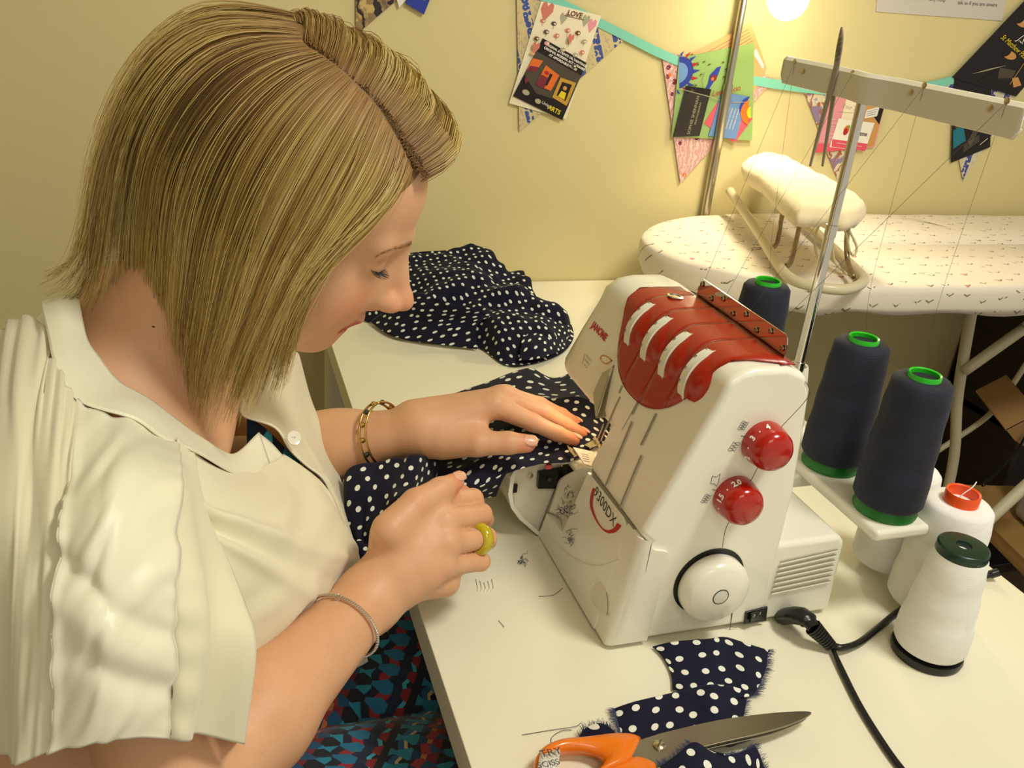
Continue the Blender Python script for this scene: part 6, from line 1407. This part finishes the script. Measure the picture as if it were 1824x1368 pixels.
# ---- flag 4 leaflet
c = Card('leaflet', [(1700, 135), (1766, 150), (1764, 262), (1694, 290)], .0065, pc_['dk'])
c.poly([(.10, .30), (.40, .28), (.30, .62), (.08, .60)], pc_['olive']); c.poly([(.02, .62), (.28, .58), (.36, .78), (.04, .84)], pc_['teal']); c.poly([(.30, .25), (.52, .25), (.34, .52), (.22, .50)], pc_['skin']); c.poly([(.40, .80), (.9, .30), (.95, .40), (.48, .88)], pc_['dkgrey'])
for i in range(4): c.line([(.30, .84+i*.025), (.70, .76+i*.025)], .0003, pc_['grey'])
c.line([(.72, .90), (.92, .84)], .0007, pc_['white']); c.done('dark leaflet with blue drapery low on the right hand flag', 'leaflet')
c = Card('leaflet', [(1696, 138), (1838, -12), (1905, 60), (1810, 172)], .0085, pc_['dk'])
c.disc(.76, .22, .05, .12, pc_['skin'], 16); c.disc(.77, .16, .055, .06, pc_['black'], 12); c.disc(.42, .45, .045, .11, pc_['skin'], 16); c.disc(.43, .38, .05, .055, pc_['black'], 12); c.disc(.93, .11, .05, .07, pc_['red'], 12)
c.poly([(.03, .34), (.20, .42), (.30, .72), (.18, .95), (.03, .9)], pc_['black']); c.poly([(.14, .56), (.26, .46), (.30, .70), (.20, .74)], pc_['dkgrey']); c.line([(.12, .78), (.52, .70)], .0008, pc_['gold']); c.poly([(.10, .86), (.20, .74), (.24, .80), (.16, .94)], pc_['skin'])
for i in range(6): c.line([(.10+.022*i, .20+.03*i), (.19+.022*i, .36+.03*i)], .0004, pc_['grey'])
c.text('St Matthew Passion', .54, .13, .0165, pc_['yellow'], ang=-1.84, mode='L'); c.text('J.S. BACH', .62, .36, .022, pc_['white'], ang=-1.84, mode='L')
c.done('black concert leaflet with old-master faces tilted at the right edge', 'leaflet')
# ---- notice
c = Card('paper_notice', [(1566, -90), (1802, -70), (1785, 37), (1561, 21)], .0016, flat('notice_paper', (206, 200, 192)), thick=.0006)
c.text('any help', .46, .72, .0125, pc_['dkgrey']); c.text('ask us if you are unsure', .78, .745, .0110, pc_['dkgrey']); c.text('please read the notice before you start', .4, .52, .012, pc_['dkgrey']); c.done('white printed notice taped at the top right of the wall', 'notice')
# ================================================================== things under the ironing board
def wood(name, a, b_, sc=9): 
    m = mat(name, a, .55); t = NT(m); t.color(t.mix(t.wave(t.coord(), sc, 5, 3, 1.4, 'Z'), a, b_)); return m
M['pine'] = wood('pine', (176, 138, 80), (196, 158, 96)); M['dkwood'] = wood('dark_wood', (44, 26, 16), (30, 18, 12))
xs, ys_, zs = atZ(1760, 935, -.50)
SH = thing('low_bench', 'pine bench plank carrying the grey sewing machine below the ironing board', 'bench', (1.9, 1.2, T0))
pA, pB = atZ(1690, 862, -.42), atZ(1900, 1068, -.42); d_ = (pB-pA); n_ = np.array([-d_[1], d_[0], 0]); n_ = n_/np.linalg.norm(n_); n_ = n_ if n_[0] > 0 else -n_
b = MB(); b.prism([pA, pB, pB+n_*.42, pA+n_*.42], (0, 0, -.035)); b.build('plank', M['pine'], SH, bevel=.003)
for f in (.08, .9):
    p = pA+d_*f+n_*.06; b = MB(); b.box((p[0]-.015, p[1]-.015, T0+.001), (p[0]+.03, p[1]+.03, -.456)); b.build('leg', M['pine'], SH, bevel=.002)
GM = thing('sewing_machine', 'grey and lilac domed sewing machine standing on the pine bench', 'sewing machine', tuple(atZ(1800, 920, -.42)))
M['gm'] = mat('grey_shell', (150, 140, 150), .35); M['gm2'] = mat('pale_shell', (176, 166, 166), .35); M['lil'] = mat('lilac', (142, 108, 176), .4)
u_ = d_/np.linalg.norm(d_); o_ = pA+d_*.30+n_*.07
def gp_(a, b__, z): return o_+u_*a+n_*b__+np.array([0, 0, z])
b = MB(); b.prism([gp_(0, 0, .003), gp_(.40, 0, .003), gp_(.40, .20, .003), gp_(0, .20, .003)], (0, 0, .075)); b.build('machine_bed', M['gm2'], GM, bevel=.02, seg=4)
b = MB(); prf = cr([gp_(.02, .01, .075), gp_(-.02, .01, .15), gp_(.02, .01, .25), (gp_(.13, .01, .31)), gp_(.26, .01, .30), gp_(.36, .01, .22), gp_(.40, .01, .075)], 6); b.prism(prf, tuple(n_*.17)); b.build('dust_cover', M['gm'], GM, bevel=.015, seg=3)
b = MB(); b.prism([gp_(.10, -.004, .095), gp_(.22, -.004, .095), gp_(.20, -.004, .21), gp_(.12, -.004, .21)], tuple(-n_*.004)); b.build('front_panel', M['lil'], GM, bevel=.002)
b = MB(); b.tube(cr([atY(1750, 865, 1.17), atY(1775, 842, 1.19), atY(1800, 815, 1.22), atY(1815, 798, 1.25), atY(1835, 760, 1.28)], 5), .003, 6); tag(b.build('cable', M['black'], None, ang=180), 'thin black cable in front of the grey domed machine', 'cable')
b = MB(); q = [atY(1792, 765, 1.30), atY(1850, 735, 1.30), atY(1870, 810, 1.30), atY(1822, 794, 1.30), atY(1808, 785, 1.30)]; b.prism(q, (0, .003, 0)); b.prism([q[0], q[1], q[1]+(0.05, .15, .02), q[0]+(.05, .15, .02)], (0, 0, -.003)); tag(b.build('cardboard_flap', mat('cardboard', (176, 136, 84), .8), None, smooth=False), 'torn cardboard box flap at the right edge above the grey machine', 'cardboard')
# dark cupboard and draped green cloth behind
CB = thing('cupboard', 'dark open cupboard against the wall below the ironing board', 'cupboard', (2.3, 1.6, T0))
x0 = 1.80
for lo, hi in (((x0, 1.40, T0+.001), (x0+.02, 1.65, .02)), ((x0, 1.63, T0+.001), (2.9, 1.655, .02)), ((x0, 1.40, 0), (2.9, 1.655, .02)), ((x0, 1.40, T0+.001), (2.9, 1.655, T0+.03)), ((x0, 1.41, -.33), (2.9, 1.65, -.31))):
    b = MB(); b.box(lo, hi); b.build('panel', M['dkwood'], CB, bevel=.002)
G = [[(x, 1.350-.02*math.sin(x*22)-.012*math.sin(x*51+z*9)-(.0 if z < 0 else 0), z+.03*vnoise(np.array([x*5, z*4, 0]))) for x in np.linspace(1.86, 2.6, 50)] for z in np.linspace(-.01, -.37, 24)]
o = cloth('draped_cloth', np.array(G), mat('dark_green_cloth', (34, 42, 26), .9), None, .002); tag(o, 'dark green cloth hanging in front of the dark cupboard', 'cloth')
# small pink reel glimpsed between the white cones
PR = thing('thread_reel', 'small pink and maroon thread reel glimpsed between the white cones and the table edge', 'thread reel', (.80, .70, 0), local=True)
rp = atZ(1660, 905, .05); PR.location = (rp[0], min(rp[1], 1.5), .0005)
b = MB(); b.lathe([(.013, 0), (.013, .045)], 20); b.build('wound_thread', mat('maroon_thread', (120, 36, 52), .8), PR); b = MB(); b.lathe([(.011, .045), (.014, .047), (.014, .058), (.010, .060)], 20); b.build('cap', mat('pale_pink', (222, 176, 164), .3), PR)
bpy.context.view_layer.update()
